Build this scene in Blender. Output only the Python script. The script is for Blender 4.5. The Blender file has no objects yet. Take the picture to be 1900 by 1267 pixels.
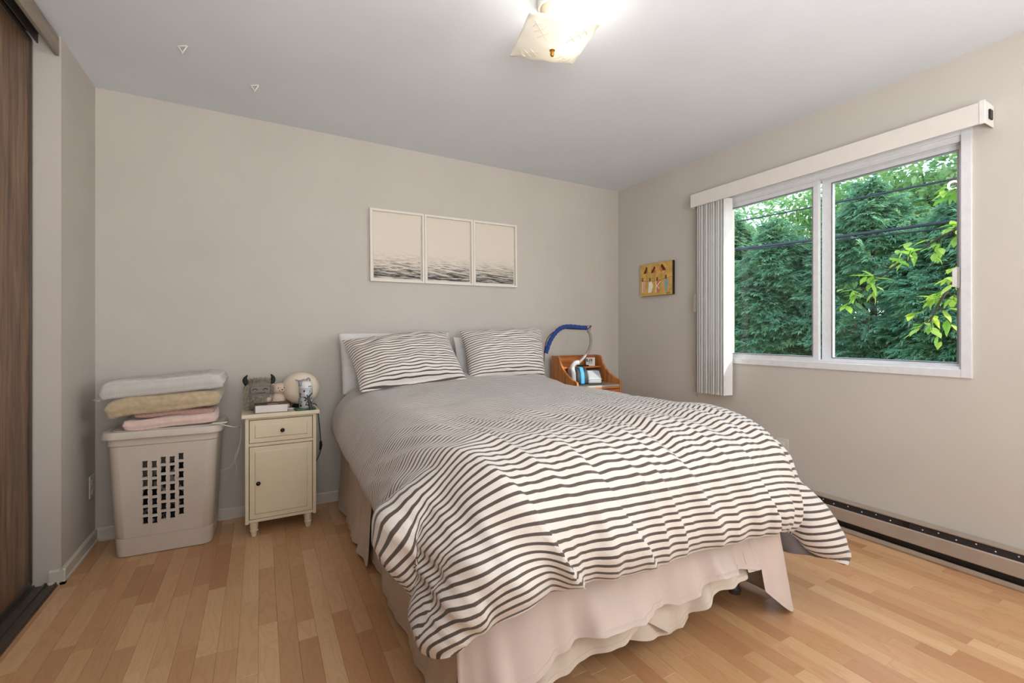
import bpy, bmesh, math, random
import numpy as np
from mathutils import Vector, noise as mnoise
PI = math.pi
SC = bpy.context.scene
COL = SC.collection
random.seed(7)

# ------------------------------------------------------------------ camera, sky, sun, lights, exposure
YAW = math.atan2(466.0, 840.0)
CAMZ = 1.114
cam = bpy.data.cameras.new('camera'); camo = bpy.data.objects.new('camera', cam); COL.objects.link(camo)
camo.location = (0, 0, CAMZ); camo.rotation_euler = (PI/2, 0, -YAW)
cam.sensor_width = 36; cam.sensor_fit = 'HORIZONTAL'; cam.lens = 840/1900*36; cam.shift_y = -14.5/1900
cam.clip_start = 0.02; cam.clip_end = 200
SC.camera = camo
SC.view_settings.view_transform = 'Standard'; SC.view_settings.look = 'None'
SC.view_settings.gamma = 1.0; SC.view_settings.use_curve_mapping = False
SC.view_settings.exposure = 0.6

def set_world():
    w = bpy.data.worlds.new('sky'); SC.world = w; w.use_nodes = True
    nt = w.node_tree; N = nt.nodes; L = nt.links
    bg = N['Background']
    tc = N.new('ShaderNodeTexCoord'); sep = N.new('ShaderNodeSeparateXYZ'); L.new(tc.outputs['Generated'], sep.inputs[0])
    rmp = N.new('ShaderNodeValToRGB'); L.new(sep.outputs[2], rmp.inputs[0])
    e = rmp.color_ramp.elements
    e[0].position = 0.0; e[0].color = (0.80, 0.86, 0.92, 1)
    e[1].position = 0.9; e[1].color = (0.22, 0.42, 0.80, 1)
    m = e.new(0.35); m.color = (0.26, 0.48, 0.90, 1)
    nz = N.new('ShaderNodeTexNoise'); nz.inputs['Scale'].default_value = 2.6; nz.inputs['Detail'].default_value = 6
    L.new(tc.outputs['Generated'], nz.inputs['Vector'])
    cr = N.new('ShaderNodeValToRGB'); L.new(nz.outputs['Fac'], cr.inputs[0])
    cr.color_ramp.elements[0].position = 0.47; cr.color_ramp.elements[1].position = 0.62
    mx = N.new('ShaderNodeMix'); mx.data_type = 'RGBA'; L.new(cr.outputs[0], mx.inputs[0])
    L.new(rmp.outputs[0], mx.inputs[6]); mx.inputs[7].default_value = (1, 1, 1, 1)
    L.new(mx.outputs[2], bg.inputs[0]); bg.inputs[1].default_value = 2.7
set_world()
sun = bpy.data.lights.new('sun', 'SUN'); suno = bpy.data.objects.new('sun', sun); COL.objects.link(suno)
sun.energy = 3.6; sun.angle = 0.012; sun.color = (1.0, 0.95, 0.86)
suno.rotation_euler = Vector((-0.43, 0.72, -0.545)).to_track_quat('-Z', 'Y').to_euler()
# added fill lamps, out of view: ceiling bounce, and one from the right wall
def area(name, loc, d, sx, sy, e, col):
    a = bpy.data.lights.new(name, 'AREA'); o = bpy.data.objects.new(name, a); COL.objects.link(o)
    a.shape = 'RECTANGLE'; a.size = sx; a.size_y = sy; a.energy = e; a.color = col; o.location = loc
    o.rotation_euler = Vector(d).to_track_quat('-Z', 'Y').to_euler()
area('ceiling_bounce_fill', (0.1, -1.0, 1.2), (0.42, 0.36, 1.0), 1.6, 1.4, 80, (0.95, 0.975, 1.0))  # added fill aimed up at the ceiling, no real source
area('right_side_fill', (2.90, -0.75, 1.5), (-1.0, 0.25, -0.05), 1.2, 1.1, 38, (0.93, 0.965, 1.0))  # added fill lamp in front of the invented window
LAMP_W = 2.4
LAMP_COL = (1.0, 0.95, 0.87)

# ------------------------------------------------------------------ materials
def lin(r, g, b):
    def f(c):
        c /= 255.0
        return c/12.92 if c <= 0.04045 else ((c+0.055)/1.055)**2.4
    return (f(r), f(g), f(b), 1)
class NT:
    def __init__(s, name):
        s.m = bpy.data.materials.new(name); s.m.use_nodes = True
        s.t = s.m.node_tree; s.N = s.t.nodes; s.L = s.t.links; s.p = s.N['Principled BSDF']
    def n(s, t, **kw):
        o = s.N.new(t)
        for k, v in kw.items():
            if k in o.inputs: s.set(o, k, v)
            else: setattr(o, k, v)
        return o
    def set(s, o, k, v):
        if isinstance(v, bpy.types.NodeSocket): s.L.new(v, o.inputs[k])
        else: o.inputs[k].default_value = v
    def math(s, op, a, b=0.0, c=0.0):
        o = s.N.new('ShaderNodeMath'); o.operation = op
        s.set(o, 0, a); s.set(o, 1, b); s.set(o, 2, c); return o.outputs[0]
    def mix(s, f, a, b):
        o = s.N.new('ShaderNodeMix'); o.data_type = 'RGBA'; s.set(o, 0, f); s.set(o, 6, a); s.set(o, 7, b); return o.outputs[2]
    def ramp(s, f, stops, interp='LINEAR'):
        o = s.N.new('ShaderNodeValToRGB'); s.set(o, 0, f); e = o.color_ramp.elements; o.color_ramp.interpolation = interp
        while len(e) > 1: e.remove(e[-1])
        e[0].position = stops[0][0]; e[0].color = stops[0][1]
        for p, c in stops[1:]:
            q = e.new(p); q.color = c
        return o.outputs[0]
    def noise(s, scale, detail=3, vec=None, rough=0.5, dist=0.0):
        o = s.N.new('ShaderNodeTexNoise'); o.inputs['Scale'].default_value = scale; o.inputs['Detail'].default_value = detail
        o.inputs['Roughness'].default_value = rough; o.inputs['Distortion'].default_value = dist
        if vec is not None: s.L.new(vec, o.inputs['Vector'])
        return o.outputs['Fac']
    def coord(s, kind='Object'):
        return s.N.new('ShaderNodeTexCoord').outputs[kind]
    def pos(s): return s.N.new('ShaderNodeNewGeometry').outputs['Position']
    def scale(s, vec, sx, sy, sz):
        o = s.N.new('ShaderNodeMapping'); s.L.new(vec, o.inputs['Vector']); o.inputs['Scale'].default_value = (sx, sy, sz); return o.outputs[0]
    def bump(s, h, strength=0.3, dist=0.002):
        o = s.N.new('ShaderNodeBump'); s.L.new(h, o.inputs['Height']); o.inputs['Strength'].default_value = strength
        o.inputs['Distance'].default_value = dist; s.L.new(o.outputs[0], s.p.inputs['Normal'])
    def out(s, **kw):
        for k, v in kw.items():
            s.set(s.p, k.replace('_', ' '), v)
        return s.m
def plain(name, rgb, rough=0.6, metal=0.0, var=0.06, vs=14, bump=0.0, bs=250, spec=0.4, sheen=0.0, coat=0.0):
    t = NT(name); c = lin(*rgb)
    n = t.noise(vs, 4, t.pos())
    lo = tuple(x*(1-var) for x in c[:3])+(1,); hi = tuple(min(1, x*(1+var)) for x in c[:3])+(1,)
    col = t.ramp(n, [(0.3, lo), (0.7, hi)])
    if bump: t.bump(t.noise(bs, 3, t.pos()), bump, 0.002)
    m = t.out(Base_Color=col, Roughness=rough, Metallic=metal)
    t.p.inputs['Specular IOR Level'].default_value = spec
    if sheen: t.p.inputs['Sheen Weight'].default_value = sheen
    if coat: t.p.inputs['Coat Weight'].default_value = coat
    return m
M = {}
M['wall'] = plain('wall_paint', (195, 188, 178), 0.7, var=0.025, vs=3, bump=0.12, bs=180, spec=0.3)
M['ceil'] = plain('ceiling_paint', (222, 225, 230), 0.75, var=0.02, vs=3, bump=0.12, bs=140, spec=0.25)
M['base'] = plain('baseboard_paint', (205, 198, 186), 0.45, var=0.03)
M['alu'] = plain('white_aluminium', (222, 222, 223), 0.38, 0.1, var=0.04, vs=30)
M['alu2'] = plain('grey_aluminium', (150, 150, 154), 0.35, 0.6, var=0.05, vs=30)
M['pvc'] = plain('ivory_vinyl', (218, 211, 203), 0.4, var=0.02)
M['vane'] = plain('vane_vinyl', (226, 222, 217), 0.45, var=0.02, bump=0.1)
M['black'] = plain('black_plastic', (22, 21, 20), 0.4)
M['darkmetal'] = plain('dark_metal', (88, 80, 72), 0.45, 0.3)
M['heater'] = plain('heater_enamel', (178, 164, 150), 0.35, 0.3)
M['heaterdark'] = plain('heater_grille', (62, 60, 62), 0.4, 0.5)
M['white'] = plain('white_plastic', (222, 219, 212), 0.4)
M['cream'] = plain('cream_paint', (222, 209, 180), 0.42, var=0.02)
M['knob'] = plain('dark_knob', (35, 30, 26), 0.3, 0.3)
M['hamper'] = plain('hamper_plastic', (205, 194, 180), 0.42, var=0.02)
M['rim'] = plain('rim_plastic', (220, 211, 199), 0.4, var=0.02)
M['skirt'] = plain('skirt_cotton', (200, 182, 171), 0.9, var=0.03, vs=8, bump=0.25, bs=500, sheen=0.2)
M['skirt2'] = plain('skirt_lining', (206, 193, 178), 0.9, var=0.04, vs=8, bump=0.25, bs=500)
M['linen'] = plain('white_linen', (224, 221, 217), 0.9, var=0.03, vs=10, bump=0.25, bs=400, sheen=0.2)
M['under'] = plain('grey_reverse', (112, 106, 106), 0.85, var=0.06, bump=0.2)
M['brass'] = plain('brass', (190, 140, 60), 0.3, 0.9)
M['frame'] = plain('frame_white', (226, 217, 204), 0.45, var=0.02)
M['framegap'] = plain('mount_board', (214, 207, 196), 0.8)
M['page'] = plain('paper', (222, 212, 208), 0.8)
M['cover'] = plain('book_cover', (88, 74, 62), 0.5, var=0.35, vs=50)
M['green'] = plain('green_card', (62, 108, 66), 0.5, var=0.35, vs=60)
M['mattress'] = plain('mattress_ticking', (215, 211, 204), 0.9)
M['blueclothe'] = plain('blue_sleeve', (38, 66, 128), 0.8, var=0.15, vs=90, bump=0.3)
M['hose'] = plain('grey_hose', (150, 143, 138), 0.4)
M['cpapdark'] = plain('dark_casing', (48, 50, 56), 0.35)
M['cpapblue'] = plain('blue_panel', (70, 165, 215), 0.4)
M['cpapgrey'] = plain('pale_grey_plastic', (205, 202, 202), 0.35)
M['bark'] = plain('bark', (80, 66, 54), 0.9, var=0.3, vs=20, bump=0.8, bs=40)
M['grass'] = plain('lawn', (70, 96, 50), 0.95, var=0.3, vs=5)
M['cable'] = plain('cable_black', (36, 38, 46), 0.6)
M['brick'] = plain('brick_clay', (150, 88, 64), 0.85, var=0.25, vs=25, bump=0.5, bs=120)
M['mortar'] = plain('mortar', (180, 172, 160), 0.9)
M['horn'] = plain('horn_felt', (30, 27, 25), 0.7)
M['grayplush'] = plain('grey_plush', (122, 112, 104), 0.95, var=0.15, vs=80, bump=0.5, sheen=0.3)
M['fur'] = plain('long_fur', (160, 148, 128), 0.8, var=0.4, vs=60)
M['pinkplush'] = plain('beige_pink_plush', (206, 182, 164), 0.95, var=0.12, vs=120, bump=0.6, bs=300, sheen=0.3)
M['brownplush'] = plain('brown_plush', (128, 98, 76), 0.95, var=0.15, vs=120, bump=0.6, bs=300, sheen=0.3)
M['tan'] = plain('tan_fleece', (188, 168, 136), 0.95, var=0.14, vs=45, bump=0.6, bs=260, sheen=0.5)
M['pink'] = plain('pink_fleece', (222, 194, 182), 0.95, var=0.07, vs=45, bump=0.5, bs=260, sheen=0.5)
M['globe'] = plain('cream_globe', (226, 213, 190), 0.35, var=0.02)
M['stain'] = plain('smudge', (150, 145, 135), 0.8)

def wood(name, c1, c2, c3, axis='z', rough=0.4, scl=1.0, coat=0.0):
    t = NT(name); v = t.pos()
    k = {'x': (1.4, 16, 16), 'y': (16, 1.4, 16), 'z': (16, 16, 1.1)}[axis]
    g = t.noise(2.2*scl, 5, t.scale(v, *k), 0.6, 0.5)
    f = t.noise(9*scl, 3, t.scale(v, *[a*2.2 for a in k]), 0.6)
    s = t.math('ADD', t.math('MULTIPLY', g, 0.75), t.math('MULTIPLY', f, 0.25))
    col = t.ramp(s, [(0.36, lin(*c1)), (0.5, lin(*c2)), (0.64, lin(*c3))])
    t.bump(s, 0.15, 0.001)
    if coat: t.p.inputs['Coat Weight'].default_value = coat
    return t.out(Base_Color=col, Roughness=rough)
M['closet'] = wood('closet_laminate', (78, 56, 42), (116, 88, 66), (142, 112, 86), 'z', 0.45)
M['fascia'] = wood('fascia_laminate', (112, 98, 84), (138, 124, 108), (152, 138, 120), 'y', 0.4)
M['pine'] = wood('pine_orange', (150, 86, 40), (188, 116, 58), (212, 146, 84), 'z', 0.35, 1.0, 0.2)
M['pinex'] = wood('pine_orange_across', (150, 84, 38), (186, 112, 54), (212, 146, 84), 'x', 0.35, 1.0, 0.2)

def plank_mat():
    t = NT('laminate_plank')
    at = t.n('ShaderNodeAttribute', attribute_name='tone')
    tone = at.outputs['Fac']
    v = t.pos()
    off = t.N.new('ShaderNodeCombineXYZ'); t.L.new(t.math('MULTIPLY', tone, 37.0), off.inputs[0]); t.L.new(t.math('MULTIPLY', tone, 91.0), off.inputs[1])
    add = t.N.new('ShaderNodeVectorMath'); add.operation = 'ADD'; t.L.new(v, add.inputs[0]); t.L.new(off.outputs[0], add.inputs[1])
    g = t.noise(1.0, 2, t.scale(add.outputs[0], 9, 1.6, 1), 0.5, 0.3)
    rings = t.math('FRACT', t.math('MULTIPLY', g, 13.0))
    ring = t.ramp(rings, [(0.0, (0, 0, 0, 1)), (0.55, (0.25, 0.25, 0.25, 1)), (0.9, (1, 1, 1, 1)), (1.0, (0.2, 0.2, 0.2, 1))])
    fine = t.noise(3.0, 4, t.scale(add.outputs[0], 90, 5, 1), 0.65)
    base = t.ramp(tone, [(0.0, lin(182, 134, 92)), (0.25, lin(198, 154, 110)), (0.5, lin(206, 164, 118)), (0.75, lin(222, 184, 138)), (1.0, lin(196, 146, 102))])
    c = t.mix(t.math('MULTIPLY', ring, 0.2), base, lin(158, 104, 66))
    c = t.mix(t.math('MULTIPLY', fine, 0.3), c, lin(170, 118, 80))
    t.bump(fine, 0.05, 0.0005)
    return t.out(Base_Color=c, Roughness=t.math('ADD', 0.27, t.math('MULTIPLY', fine, 0.12)))
M['plank'] = plank_mat()
M['subfloor'] = plain('subfloor', (110, 78, 52), 0.8)

def stripe_mat(name, period, dark, coat_rgb, stripe_rgb):
    t = NT(name); uv = t.N.new('ShaderNodeUVMap').outputs[0]
    sep = t.N.new('ShaderNodeSeparateXYZ'); t.L.new(uv, sep.inputs[0])
    fr = t.math('FRACT', t.math('MULTIPLY', sep.outputs[1], 1.0/period))
    d = t.math('ABSOLUTE', t.math('SUBTRACT', fr, 0.5))
    s = t.math('MULTIPLY', t.math('SUBTRACT', d, dark/2-0.02), 25.0); 
    mr = t.N.new('ShaderNodeClamp'); t.L.new(s, mr.inputs[0])
    c = t.mix(mr.outputs[0], lin(*stripe_rgb), lin(*coat_rgb))
    w = t.noise(1.0, 2, t.scale(uv, 900, 900, 1))
    n = t.noise(9, 5, t.scale(uv, 1, 1.6, 1), 0.6, 0.8)
    t.bump(t.math('ADD', t.math('MULTIPLY', w, 0.06), n), 0.55, 0.012)
    m = t.out(Base_Color=c, Roughness=0.62); t.p.inputs['Sheen Weight'].default_value = 0.25
    t.p.inputs['Specular IOR Level'].default_value = 0.4
    return m
M['duvet'] = stripe_mat('duvet_ticking', 0.0200, 0.36, (210, 201, 191), (76, 66, 58))
M['ticking'] = stripe_mat('pillow_ticking', 0.0185, 0.33, (222, 213, 203), (76, 66, 58))

def weave(name, rgb, sc, strength, kind):
    t = NT(name); v = t.pos(); c = lin(*rgb)
    if kind == 'waffle':
        w1 = t.n('ShaderNodeTexWave', bands_direction='X'); w1.inputs['Scale'].default_value = sc; t.L.new(v, w1.inputs[0])
        w2 = t.n('ShaderNodeTexWave', bands_direction='Z'); w2.inputs['Scale'].default_value = sc; t.L.new(v, w2.inputs[0])
        h = t.math('MULTIPLY', w1.outputs['Fac'], w2.outputs['Fac'])
    else:
        vo = t.n('ShaderNodeTexVoronoi'); vo.inputs['Scale'].default_value = sc; t.L.new(t.scale(v, 1, 1, 1.6), vo.inputs[0])
        h = t.math('SUBTRACT', 1.0, vo.outputs['Distance'])
    col = t.mix(h, tuple(x*0.74 for x in c[:3])+(1,), c)
    t.bump(h, strength, 0.004)
    return t.out(Base_Color=col, Roughness=0.95)
M['waffle'] = weave('white_waffle_cotton', (242, 237, 229), 70, 0.7, 'waffle')
M['knit'] = weave('rose_knit', (206, 168, 156), 130, 0.9, 'knit')

def glass_mat(name, refl=0.06, tint=(1, 1, 1, 1), rough=0.0):
    m = bpy.data.materials.new(name); m.use_nodes = True; t = m.node_tree; N = t.nodes; L = t.links
    N.remove(N['Principled BSDF'])
    tr = N.new('ShaderNodeBsdfTransparent'); tr.inputs[0].default_value = tint
    gl = N.new('ShaderNodeBsdfGlossy'); gl.inputs['Roughness'].default_value = rough
    lw = N.new('ShaderNodeFresnel'); lw.inputs['IOR'].default_value = 1.45
    geo = N.new('ShaderNodeNewGeometry'); inv = N.new('ShaderNodeMath'); inv.operation = 'SUBTRACT'; inv.inputs[0].default_value = 1.0; L.new(geo.outputs['Backfacing'], inv.inputs[1])
    fm = N.new('ShaderNodeMath'); fm.operation = 'MULTIPLY'; L.new(lw.outputs[0], fm.inputs[0]); L.new(inv.outputs[0], fm.inputs[1])
    mx = N.new('ShaderNodeMixShader'); L.new(fm.outputs[0], mx.inputs[0]); L.new(tr.outputs[0], mx.inputs[1]); L.new(gl.outputs[0], mx.inputs[2])
    L.new(mx.outputs[0], N['Material Output'].inputs[0]); return m
M['glass'] = glass_mat('window_glass', tint=(0.93, 0.97, 0.96, 1))
M['clear'] = glass_mat('clear_plastic', tint=(0.86, 0.87, 0.88, 1), rough=0.08)
def tank_mat():
    t = NT('smoky_clear_tank'); t.p.inputs['Alpha'].default_value = 0.72
    return t.out(Base_Color=lin(196, 198, 204), Roughness=0.15)
M['tank'] = tank_mat()
def shade_mat():
    m = bpy.data.materials.new('frosted_shade_glass'); m.use_nodes = True; t = m.node_tree; N = t.nodes; L = t.links
    p = N['Principled BSDF']; p.inputs['Base Color'].default_value = lin(244, 241, 232); p.inputs['Roughness'].default_value = 0.25
    tl = N.new('ShaderNodeBsdfTranslucent'); tl.inputs[0].default_value = lin(250, 245, 232)
    tp = N.new('ShaderNodeBsdfTransparent')
    mx = N.new('ShaderNodeMixShader'); mx.inputs[0].default_value = 0.25; L.new(p.outputs[0], mx.inputs[1]); L.new(tl.outputs[0], mx.inputs[2])
    m2 = N.new('ShaderNodeMixShader'); m2.inputs[0].default_value = 0.12; L.new(mx.outputs[0], m2.inputs[1]); L.new(tp.outputs[0], m2.inputs[2])
    L.new(m2.outputs[0], N['Material Output'].inputs[0]); return m
M['shade'] = shade_mat()
def emit(name, rgb, s):
    t = NT(name); t.p.inputs['Emission Color'].default_value = lin(*rgb); t.p.inputs['Emission Strength'].default_value = s
    return t.out(Base_Color=lin(*rgb), Roughness=0.5)
M['bulb'] = emit('lit_bulb', (255, 240, 210), 1.5)

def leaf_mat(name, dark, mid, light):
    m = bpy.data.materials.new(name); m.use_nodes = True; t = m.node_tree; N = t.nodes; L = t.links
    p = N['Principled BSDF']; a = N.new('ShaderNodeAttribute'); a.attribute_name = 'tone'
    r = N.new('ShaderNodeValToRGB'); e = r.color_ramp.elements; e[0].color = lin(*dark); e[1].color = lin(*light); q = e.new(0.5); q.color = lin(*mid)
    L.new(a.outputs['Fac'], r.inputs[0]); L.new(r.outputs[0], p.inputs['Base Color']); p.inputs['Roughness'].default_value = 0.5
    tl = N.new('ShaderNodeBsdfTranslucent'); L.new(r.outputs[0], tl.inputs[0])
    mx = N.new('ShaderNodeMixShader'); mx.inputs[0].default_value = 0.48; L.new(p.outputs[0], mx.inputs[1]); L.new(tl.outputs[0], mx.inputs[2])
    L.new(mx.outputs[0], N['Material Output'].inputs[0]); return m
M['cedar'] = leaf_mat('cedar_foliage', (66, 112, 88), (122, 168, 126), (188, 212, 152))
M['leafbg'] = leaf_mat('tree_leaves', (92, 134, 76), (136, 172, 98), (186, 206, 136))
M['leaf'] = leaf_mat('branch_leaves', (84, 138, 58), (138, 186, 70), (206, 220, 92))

def sea_mat():
    t = NT('sea_print'); uv = t.N.new('ShaderNodeUVMap').outputs[0]
    sep = t.N.new('ShaderNodeSeparateXYZ'); t.L.new(uv, sep.inputs[0]); y = sep.outputs[1]
    # waves: compressed towards the horizon at y = 0.42
    depth = t.math('SUBTRACT', 0.50, y)
    k = t.math('DIVIDE', 0.55, t.math('ADD', depth, 0.12))
    cm = t.N.new('ShaderNodeCombineXYZ'); t.L.new(t.math('MULTIPLY', t.math('MULTIPLY', sep.outputs[0], 2.2), k), cm.inputs[0])
    t.L.new(t.math('MULTIPLY', t.math('LOGARITHM', t.math('ADD', depth, 0.12), 2.718), 15.0), cm.inputs[1])
    n = t.noise(1.5, 4, cm.outputs[0], 0.6, 0.6)
    thr = t.math('ADD', t.math('SUBTRACT', n, 0.60), t.math('MULTIPLY', depth, 0.55))
    dk = t.N.new('ShaderNodeClamp'); t.L.new(t.math('MULTIPLY', thr, 5.0), dk.inputs[0])
    amt = t.N.new('ShaderNodeClamp'); t.L.new(t.math('MULTIPLY', depth, 3.5), amt.inputs[0])
    f = t.math('MULTIPLY', dk.outputs[0], amt.outputs[0])
    c = t.mix(f, lin(218, 206, 190), lin(38, 38, 40))
    return t.out(Base_Color=c, Roughness=0.55)
M['sea'] = sea_mat()
M['canvas'] = plain('mustard_canvas', (204, 164, 88), 0.7, var=0.22, vs=18, bump=0.2)
M['canvasedge'] = plain('dark_canvas_edge', (40, 28, 18), 0.7)
for k, c in dict(birdbrown=(84, 46, 26), birdorange=(206, 112, 58), pegs=(78, 54, 34), lred=(216, 172, 156), lwhite=(236, 232, 216), lcoral=(204, 122, 88), lblue=(140, 166, 172), ink=(40, 34, 30), washline=(120, 90, 50)).items():
    M[k] = plain('paint_'+k, c, 0.7, var=0.08, vs=60)
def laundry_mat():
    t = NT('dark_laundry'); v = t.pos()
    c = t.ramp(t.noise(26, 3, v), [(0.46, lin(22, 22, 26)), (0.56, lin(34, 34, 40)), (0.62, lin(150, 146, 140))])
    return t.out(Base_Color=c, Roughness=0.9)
M['laundry'] = laundry_mat()

# ------------------------------------------------------------------ mesh builder and object helpers
class MB:
    def __init__(s): s.v = []; s.f = []; s.uv = None; s.mi = []; s.cur = 0
    def add(s, vs, fs):
        o = len(s.v); s.v += [tuple(p) for p in vs]
        for f in fs: s.f.append(tuple(i+o for i in f)); s.mi.append(s.cur)
        return s
    def box(s, x0, x1, y0, y1, z0, z1):
        vs = [(x, y, z) for z in (z0, z1) for y in (y0, y1) for x in (x0, x1)]
        return s.add(vs, [(0, 2, 3, 1), (4, 5, 7, 6), (0, 1, 5, 4), (2, 6, 7, 3), (0, 4, 6, 2), (1, 3, 7, 5)])
    def prism(s, poly, a0, a1, fn):
        n = len(poly); vs = [fn(p[0], p[1], a0) for p in poly]+[fn(p[0], p[1], a1) for p in poly]
        fs = [tuple(range(n)), tuple(range(2*n-1, n-1, -1))]+[(i, i+n, (i+1) % n+n, (i+1) % n) for i in range(n)]
        return s.add(vs, fs)
    def grid(s, P, cu=False, cv=False):
        nu = len(P); nv = len(P[0]); vs = [p for row in P for p in row]; fs = []
        for i in range(nu if cu else nu-1):
            for j in range(nv if cv else nv-1):
                a = i*nv+j; b = ((i+1) % nu)*nv+j; c = ((i+1) % nu)*nv+(j+1) % nv; d = i*nv+(j+1) % nv
                fs.append((a, b, c, d))
        return s.add(vs, fs)
    def lathe(s, prof, n=24, c=(0, 0, 0)):
        P = [[(c[0]+r*math.cos(2*PI*k/n), c[1]+r*math.sin(2*PI*k/n), c[2]+z) for k in range(n)] for r, z in prof]
        return s.grid(P, False, True)
    def ball(s, c, rx, ry=None, rz=None, nu=12, nv=18, fn=None):
        ry = rx if ry is None else ry; rz = rx if rz is None else rz
        P = []
        for i in range(nu+1):
            th = PI*i/nu; row = []
            for k in range(nv):
                d = (math.sin(th)*math.cos(2*PI*k/nv), math.sin(th)*math.sin(2*PI*k/nv), math.cos(th))
                p = (c[0]+rx*d[0], c[1]+ry*d[1], c[2]+rz*d[2])
                row.append(fn(p, d) if fn else p)
            P.append(row)
        return s.grid(P, False, True)
    def tube(s, pts, r, n=8, cap=True):
        pts = [Vector(p) for p in pts]; m = len(pts); rr = r if isinstance(r, (list, tuple)) else [r]*m
        P = []; prev = None
        for i, p in enumerate(pts):
            d = (pts[min(i+1, m-1)]-pts[max(i-1, 0)]).normalized()
            if prev is None:
                a = d.cross(Vector((0, 0, 1)))
                if a.length < 1e-3: a = d.cross(Vector((1, 0, 0)))
            else: a = prev-d*prev.dot(d)
            a.normalize(); b = d.cross(a); prev = a
            P.append([tuple(p+a*(rr[i]*math.cos(2*PI*k/n))+b*(rr[i]*math.sin(2*PI*k/n))) for k in range(n)])
        o = len(s.v); s.grid(P, False, True)
        if cap:
            s.f.append(tuple(o+k for k in range(n))); s.mi.append(s.cur)
            s.f.append(tuple(o+(m-1)*n+k for k in range(n-1, -1, -1))); s.mi.append(s.cur)
        return s
def smooth_path(pts, k=6):
    pts = [Vector(p) for p in pts]; out = []
    for i in range(len(pts)-1):
        p0 = pts[max(i-1, 0)]; p1 = pts[i]; p2 = pts[i+1]; p3 = pts[min(i+2, len(pts)-1)]
        for j in range(k):
            t = j/k
            out.append(0.5*((2*p1)+(p2-p0)*t+(2*p0-5*p1+4*p2-p3)*t*t+(3*p1-p0-3*p2+p3)*t**3))
    out.append(pts[-1]); return out
def root_of(o):
    while o.parent: o = o.parent
    return o
def props(o, label=None, cat=None, group=None, kind=None):
    for k, v in (('label', label), ('category', cat), ('group', group), ('kind', kind)):
        if v: o[k] = v
    return o
def mesh(name, v, f, shift=(0, 0, 0), ang=40, tri=True):
    me = bpy.data.meshes.new(name)
    a = np.array(v, dtype=np.float64)-np.array(shift)
    me.from_pydata(a.tolist(), [], f)
    bm = bmesh.new(); bm.from_mesh(me); bmesh.ops.recalc_face_normals(bm, faces=bm.faces); bm.to_mesh(me); bm.free()
    if ang is not None:
        me.polygons.foreach_set('use_smooth', [True]*len(me.polygons))
        if ang < 179: me.set_sharp_from_angle(angle=math.radians(ang))
    return me
def obj(name, mb, m, parent=None, bevel=0.0, ang=40, local=False, label=None, uv=None, subsurf=0, solid=0.0, seg=2):
    """one mesh object; built in world coordinates unless local"""
    if parent is not None:
        sh = (0, 0, 0) if local else tuple(root_of(parent).location)
    elif local: sh = (0, 0, 0)
    else:
        a = np.array(mb.v); lo = a.min(0); hi = a.max(0); sh = ((lo[0]+hi[0])/2, (lo[1]+hi[1])/2, lo[2])
    me = mesh(name, mb.v, mb.f, sh, ang)
    ms = m if isinstance(m, (list, tuple)) else [m]
    for x in ms: me.materials.append(x)
    if len(ms) > 1: me.polygons.foreach_set('material_index', mb.mi)
    if uv is not None:
        l = me.uv_layers.new(name='UVMap'); idx = np.zeros(len(me.loops), dtype=np.int32); me.loops.foreach_get('vertex_index', idx)
        l.data.foreach_set('uv', np.array(uv, dtype=np.float32)[idx].ravel())
    o = bpy.data.objects.new(name, me); COL.objects.link(o)
    if parent is not None: o.parent = parent
    elif not local: o.location = sh
    if solid:
        s = o.modifiers.new('thickness', 'SOLIDIFY'); s.thickness = solid; s.offset = 0
    if bevel:
        b = o.modifiers.new('bevel', 'BEVEL'); b.width = bevel; b.segments = seg; b.limit_method = 'ANGLE'; b.angle_limit = math.radians(50)
    if subsurf:
        b = o.modifiers.new('subsurf', 'SUBSURF'); b.levels = subsurf; b.render_levels = subsurf
    if label: o['label'] = label
    return o
def thing(name, label, cat, loc=(0, 0, 0), rz=0.0, group=None):
    o = bpy.data.objects.new(name, None); COL.objects.link(o); o.location = loc; o.rotation_euler = (0, 0, rz)
    o.empty_display_size = 0.05
    return props(o, label, cat, group)
def struct(name, mb, m, **kw):
    o = obj(name, mb, m, **kw)
    if o.parent is None: o['kind'] = 'structure'
    return o
def box(*a): return MB().box(*a)
def rrect(w, d, r, n=5):
    """rounded rectangle outline, centred"""
    pts = []
    for cx, cy, a0 in ((w/2-r, d/2-r, 0), (-w/2+r, d/2-r, PI/2), (-w/2+r, -d/2+r, PI), (w/2-r, -d/2+r, 1.5*PI)):
        for k in range(n+1):
            a = a0+PI/2*k/n; pts.append((cx+r*math.cos(a), cy+r*math.sin(a)))
    return pts

# ------------------------------------------------------------------ the room
XL, XR, YB, YF, ZC = -0.78, 2.922, 3.22, -1.9, 2.44
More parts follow.
